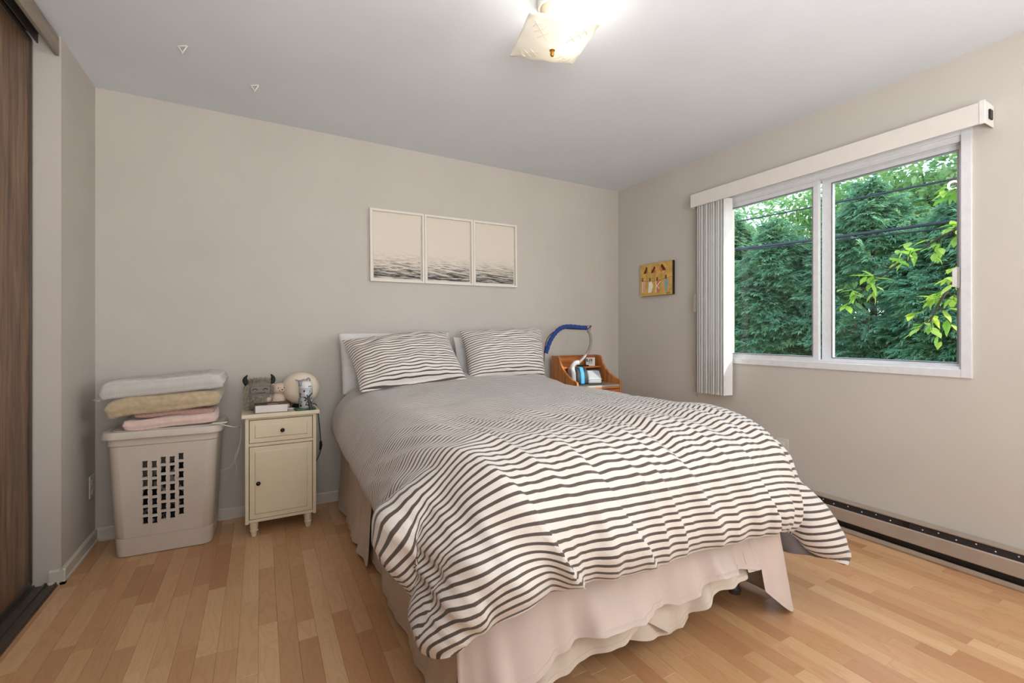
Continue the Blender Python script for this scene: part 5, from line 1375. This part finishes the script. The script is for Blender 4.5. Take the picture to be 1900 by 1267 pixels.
# near tree whose branch hangs into view
nt = thing('maple_tree', 'near broadleaved tree whose bright leafy branches hang in from the right', 'tree', (5.3, 0.55, -0.9))
obj('trunk', MB().tube(smooth_path([(5.3, 0.55, -0.9), (5.28, 0.56, 0.6), (5.32, 0.6, 2.2), (5.2, 0.66, 4.2)], 4), [0.13-0.006*k for k in range(13)], 10), M['bark'], nt)
def pixp(u, v, x):
    s, c = math.sin(YAW), math.cos(YAW); d = (s*840+c*(u-950), c*840-s*(u-950), 619-v); t = x/d[0]
    return Vector((d[0]*t, d[1]*t, CAMZ+d[2]*t))
# leafing centres measured on the photograph at the branch's own distance from the wall
limbs = [[(5.31, 0.6, 2.0), (4.9, 0.95, 2.1), (4.55, 1.30, 1.92), (4.35, 1.62, 1.66), (4.25, 1.82, 1.46)],
         [(4.9, 0.95, 2.1), (4.6, 1.22, 1.75), (4.4, 1.36, 1.42), (4.3, 1.42, 1.20)],
         [(5.22, 0.64, 3.4), (4.9, 0.95, 3.02), (4.6, 1.25, 2.75), (4.4, 1.5, 2.62)],
         [(4.9, 0.95, 2.1), (4.7, 1.15, 2.25), (4.5, 1.35, 2.22)], [(4.9, 0.95, 2.1), (4.65, 1.12, 1.92), (4.5, 1.22, 1.72)]]
mb = MB(); ends = []
for i, l in enumerate(limbs):
    p = smooth_path(l, 6); mb.tube(p, [0.016*(1-0.85*k/(len(p)-1))+0.002 for k in range(len(p))], 6)
    ends += [(q, i) for q in p[8:]]
rng = random.Random(77)
lv = []
for q, i in ends:
    for s in range(2):
        d = Vector((rng.uniform(-1, 0.3), rng.uniform(-0.4, 1), rng.uniform(-0.9, 0.3))).normalized(); e = q+d*rng.uniform(0.08, 0.20)
        mb.tube([q, e], [0.003, 0.0015], 4); lv.append((q, e, d, i))
obj('branch', mb, M['bark'], nt)
rng.shuffle(lv); lm_ = None; cnt = 0
for q, e, d, i in lv:
    for s in range(4):
        if cnt >= 294: break
        f = rng.uniform(0.2, 1.0); p = q.lerp(e, f)
        dd = (d*0.7+Vector((rng.uniform(-1, 1), rng.uniform(-1, 1), rng.uniform(-0.9, 0.3)))*0.9).normalized()
        if lm_ is None:
            V = [(0, 0, 0), (0.22, 0.17, 0.03), (0.5, 0.23, 0.02), (0.78, 0.13, -0.02), (1, 0, -0.10), (0.78, -0.13, -0.02), (0.5, -0.23, 0.02), (0.22, -0.17, 0.03), (0.3, 0, -0.03), (0.7, 0, -0.05), (-0.18, 0.008, 0.01), (-0.18, -0.008, 0.01)]
            Fc = [(0, 1, 8), (1, 2, 8), (2, 9, 8), (2, 3, 9), (3, 4, 9), (4, 5, 9), (5, 6, 9), (6, 8, 9), (6, 7, 8), (7, 0, 8), (0, 10, 11)]
            variants = []
            for tn in (0.15, 0.45, 0.75, 1.0):
                m2 = MB().add(V, Fc); me_o = obj('leaf', m2, M['leaf'], nt, local=True, ang=180)
                at = me_o.data.attributes.new('tone', 'FLOAT', 'POINT'); at.data.foreach_set('value', np.full(len(V), tn, dtype=np.float32)); variants.append(me_o)
            lm_ = True
        tone = 3 if (i == 1 and rng.random() < 0.55) else (rng.choice((1, 2, 2)) if i in (0, 1, 3, 4) else rng.choice((0, 0, 1)))
        o = variants[tone] if (tone < 4 and variants[tone].get('placed') is None) else variants[tone].copy()
        if variants[tone].get('placed') is None: variants[tone]['placed'] = 1
        else:
            COL.objects.link(o); o.parent = nt
        o.location = p-Vector(nt.location)
        o.rotation_euler = dd.to_track_quat('X', 'Z').to_euler(); k = rng.uniform(0.075, 0.122); o.scale = (k, k, k)
        cnt += 1
for o in list(nt.children):
    if 'placed' in o: del o['placed']
# overhead cables
def cable(label, a, b, r):
    A_, B_ = Vector(a), Vector(b); pts = []
    for k in range(25):
        t = -1.2+3.4*k/24; p = A_.lerp(B_, t); p.z += 0.02*(t-0.5)**2-0.005; pts.append(p)
    props(obj('overhead_cable', MB().tube(pts, r, 6), M['cable'], ang=180), label, 'cable', 'overhead cables outside the window')
cable('thin dark overhead cable crossing high in front of the cedars', pixp(1362, 412, 5.9), pixp(1700, 346, 5.2), 0.010)
cable('thick dark overhead cable crossing lower in front of the cedars', pixp(1402, 458, 5.9), pixp(1698, 420, 5.3), 0.016)
cable('second thin overhead cable hanging just under the thick one', pixp(1402, 461, 6.0), pixp(1698, 430, 5.4), 0.008)
